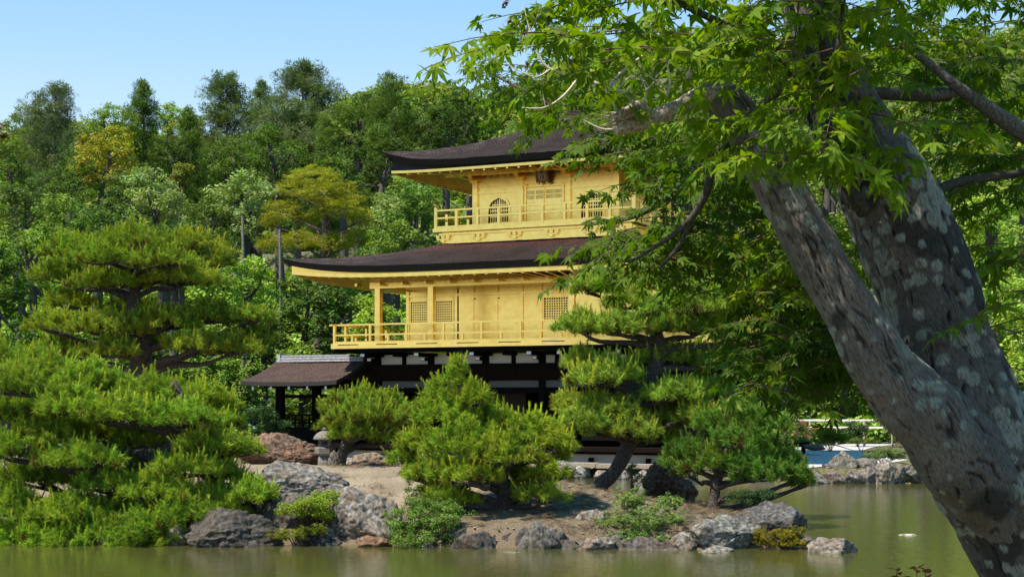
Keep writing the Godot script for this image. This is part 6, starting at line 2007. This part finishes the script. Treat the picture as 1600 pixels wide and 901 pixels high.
	leafy(g, 850, 980, 130, 190, 7.2, 8.6, 26, 0.068, c2, 0.34)
	leafy(g, 950, 1090, 150, 260, 6.6, 8.0, 36, 0.066, c2, 0.32)
	leafy(g, 1050, 1180, 200, 330, 5.6, 7.2, 30, 0.068, c2, 0.3)
	leafy(g, 1060, 1200, 50, 130, 5.6, 6.8, 24, 0.068, c1)
	leafy(g, 1140, 1240, 180, 250, 4.5, 5.0, 7, 0.074, c1)
	leafy(g, 1190, 1400, 100, 250, 4.3, 4.9, 20, 0.076, c1)
	leafy(g, 970, 1060, 320, 390, 6.0, 7.0, 14, 0.066, c2, 0.28)
	leafy(g, 1020, 1160, 350, 440, 5.8, 7.0, 32, 0.068, c2, 0.3)
	leafy(g, 930, 1100, 170, 250, 6.4, 7.8, 24, 0.066, c2, 0.3)
	leafy(g, 1000, 1160, 240, 330, 5.8, 7.2, 26, 0.066, c2, 0.3)
	leafy(g, 945, 1090, 335, 420, 5.8, 7.0, 34, 0.066, c2, 0.28)
	leafy(g, 1440, 1640, -40, 200, 5.4, 7.4, 34, 0.068, c2)
	leafy(g, 1120, 1230, 300, 420, 5.6, 6.8, 24, 0.068, c2, 0.3)
	leafy(g, 1165, 1290, 340, 460, 5.5, 6.2, 44, 0.066, c3, 0.3)
	leafy(g, 1170, 1330, 450, 585, 5.5, 7.2, 130, 0.063, c4, 0.3)
	leafy(g, 1230, 1390, 540, 625, 5.5, 6.8, 54, 0.063, c4, 0.26)
	leafy(g, 1300, 1370, 400, 480, 6.0, 6.6, 8, 0.07, c3)
	leafy(g, 1440, 1640, 230, 330, 5.4, 7.0, 24, 0.070, c2)
	leafy(g, 1530, 1650, 300, 520, 5.0, 6.6, 20, 0.074, c1)
	leafy(g, 1450, 1560, 160, 260, 5.6, 6.6, 10, 0.07, c3)
	leafy(g, 1170, 1190, 540, 600, 5.0, 5.6, 3, 0.072, c3, 0.2)
	# the crown above the frame, whose shade falls on the stems
	leafy(g, 1080, 1750, -420, -60, 3.6, 7.5, 80, 0.078, c1, 0.42)
	leafy(g, 1100, 2000, -1300, -500, 2.8, 5.5, 90, 0.085, c1, 0.5)
	for i in 380:                                   # unseen leaf slab added overhead to shade the stems from the sun
		var a := rng.randf() * TAU
		twig(g, Vector3(rng.randf_range(-0.9, 3.8), rng.randf_range(4.8, 7.0), rng.randf_range(-5.1, -1.5)), Vector3(cos(a), rng.randf_range(-0.2, 0.2), sin(a)), rng.randf_range(0.3, 0.55), 0.09, c1)
	for k in leaf_list.size(): leaf_list[k][0].origin -= foot
	put("twigs", mesh_moved(g, -foot), M.twig, t)
	# the 300 leaves that show largest are parts of their own, the rest one mass
	var order := []
	for k in leaf_list.size():
		var w: Vector3 = leaf_list[k][0].origin + foot
		var u := 800.0 + F * w.x / -w.z
		var v := VH - F * (w.y - EYE) / -w.z
		if u > 0 and u < 1600 and v > 0 and v < 901:
			order.append([leaf_list[k][0].basis.x.length() / -w.z, k])
	order.sort_custom(func(a, b): return a[0] > b[0] or (a[0] == b[0] and a[1] < b[1]))
	var single := {}
	var tones := []
	for i in 6:
		var f := 0.8 + 0.09 * i
		var m := leaf_mat(M.maple.backlight, 0.42)
		m.albedo_color = lin(0.165 * f * (0.85 + 0.06 * i), 0.265 * f, 0.018 * f)
		tones.append(m)
	for i in mini(300, order.size()):
		var k: int = order[i][1]
		single[k] = true
		var o := MeshInstance3D.new()
		o.name = numbered("leaf", t)
		o.mesh = leaves[leaf_list[k][2]]
		o.material_override = tones[rng.randi() % 6]
		o.transform = leaf_list[k][0]
		t.add_child(o, true)
	for j in 4:
		var where := []
		var tints := []
		for k in leaf_list.size():
			if leaf_list[k][2] == j and not single.has(k):
				where.append(leaf_list[k][0])
				tints.append(leaf_list[k][1])
		scatter("foliage", leaves[j], M.maple, where, tints, t)
	print("maple leaves ", leaf_list.size())
	# the neighbour whose limb crosses at the right
	var f2 := P(1990, 900, 5.6)
	f2.y = 0.95
	var t2 := thing("maple_tree", "second maple at the right margin, only a grey limb of it reaching into view", "maple tree", f2)
	put("trunk", stem([[1985, 1340, 5.7, 90], [1960, 1000, 5.7, 74], [1900, 640, 5.7, 62], [1850, 380, 5.7, 52], [1830, 200, 5.7, 40], [1800, -100, 5.7, 26]], 40, 90, 21.0, 0.05, Color(0.155, 0.145, 0.135)), M.bark, t2, -f2).rotation.z = LEAN
	for q in [[[1868, 470, 5.7, 40], [1740, 320, 5.6, 30], [1660, 248, 5.5, 22], [1595, 205, 5.4, 18], [1545, 170, 5.35, 16], [1500, 138, 5.3, 15], [1468, 112, 5.3, 13], [1440, 90, 5.3, 9], [1410, 70, 5.3, 5]], [[1500, 142, 5.32, 9], [1470, 148, 5.32, 9], [1440, 150, 5.32, 8]]]:
		var pts := []
		for s in q: pts.append(P(s[0], s[1], s[2]) - f2)
		var n: int = q.size() * 8
		var radii := PackedFloat32Array()
		for i in n:
			var f: float = i / (n - 1.0) * (q.size() - 1)
			var k := mini(int(f), q.size() - 2)
			radii.append(lerpf(q[k][3] / F * q[k][2], q[k + 1][3] / F * q[k + 1][2], f - k))
		var lg := Geo.new()
		lg.tube(curve(pts, n), radii, 14, Color(0.13, 0.12, 0.11), n1, 0.3)
		put("branch", lg.mesh(true), M.bark_limb, t2)
	H.free()
	bank_sprig()

func mesh_moved(g: Geo, by: Vector3) -> ArrayMesh:
	for i in g.p.size(): g.p[i] += by
	return g.mesh(true)

# A young shrub on the near bank whose reddish shoot tips come up into the frame.
func bank_sprig() -> void:
	var at := P(1420, 1250, 6.0)
	at.y = ground_y(at.x, 6.0)
	var t := thing("young_shrub", "young shrub at the bottom edge with a few small red-tinged leaves", "shrub", at)
	var g := Geo.new()
	var tips := [[1402, 892], [1432, 890], [1446, 891], [1455, 896], [1395, 903], [1424, 902], [1412, 925], [1450, 930], [1380, 940], [1440, 960], [1475, 935], [1400, 980], [1460, 1000]]
	for q in tips:
		var e := P(q[0], q[1], 6.0 + rng.randf_range(-0.08, 0.08)) - at
		g.tube(curve([Vector3(rng.randf_range(-0.04, 0.04), -0.05, 0), e * 0.55 + Vector3(rng.randf_range(-0.05, 0.05), 0, rng.randf_range(-0.05, 0.05)), e], 8), tapered(0.006, 0.0015, 8), 5, Color(0.12, 0.06, 0.04))
	put("stems", g.mesh(true), M.twig, t)
	for i in tips.size():
		var e := P(tips[i][0], tips[i][1], 6.0) - at
		for j in 3:
			var lf := Geo.new()
			var b := jitter_basis(rng.randf_range(0.026, 0.04), 1.0, 0.5)
			var c: Color = Color(0.42, 0.13, 0.05) if i < 4 else Color(0.10, 0.14, 0.02)
			lf.tri(Vector3.ZERO, b * Vector3(0.5, 0.12, 0.45), b * Vector3(1.3, 0, 0), c)
			lf.tri(Vector3.ZERO, b * Vector3(1.3, 0, 0), b * Vector3(0.5, 0.12, -0.45), c)
			put("leaf", lf.mesh(), M.leaf, t, e + Vector3(rng.randf_range(-0.01, 0.01), rng.randf_range(-0.01, 0.01), 0))
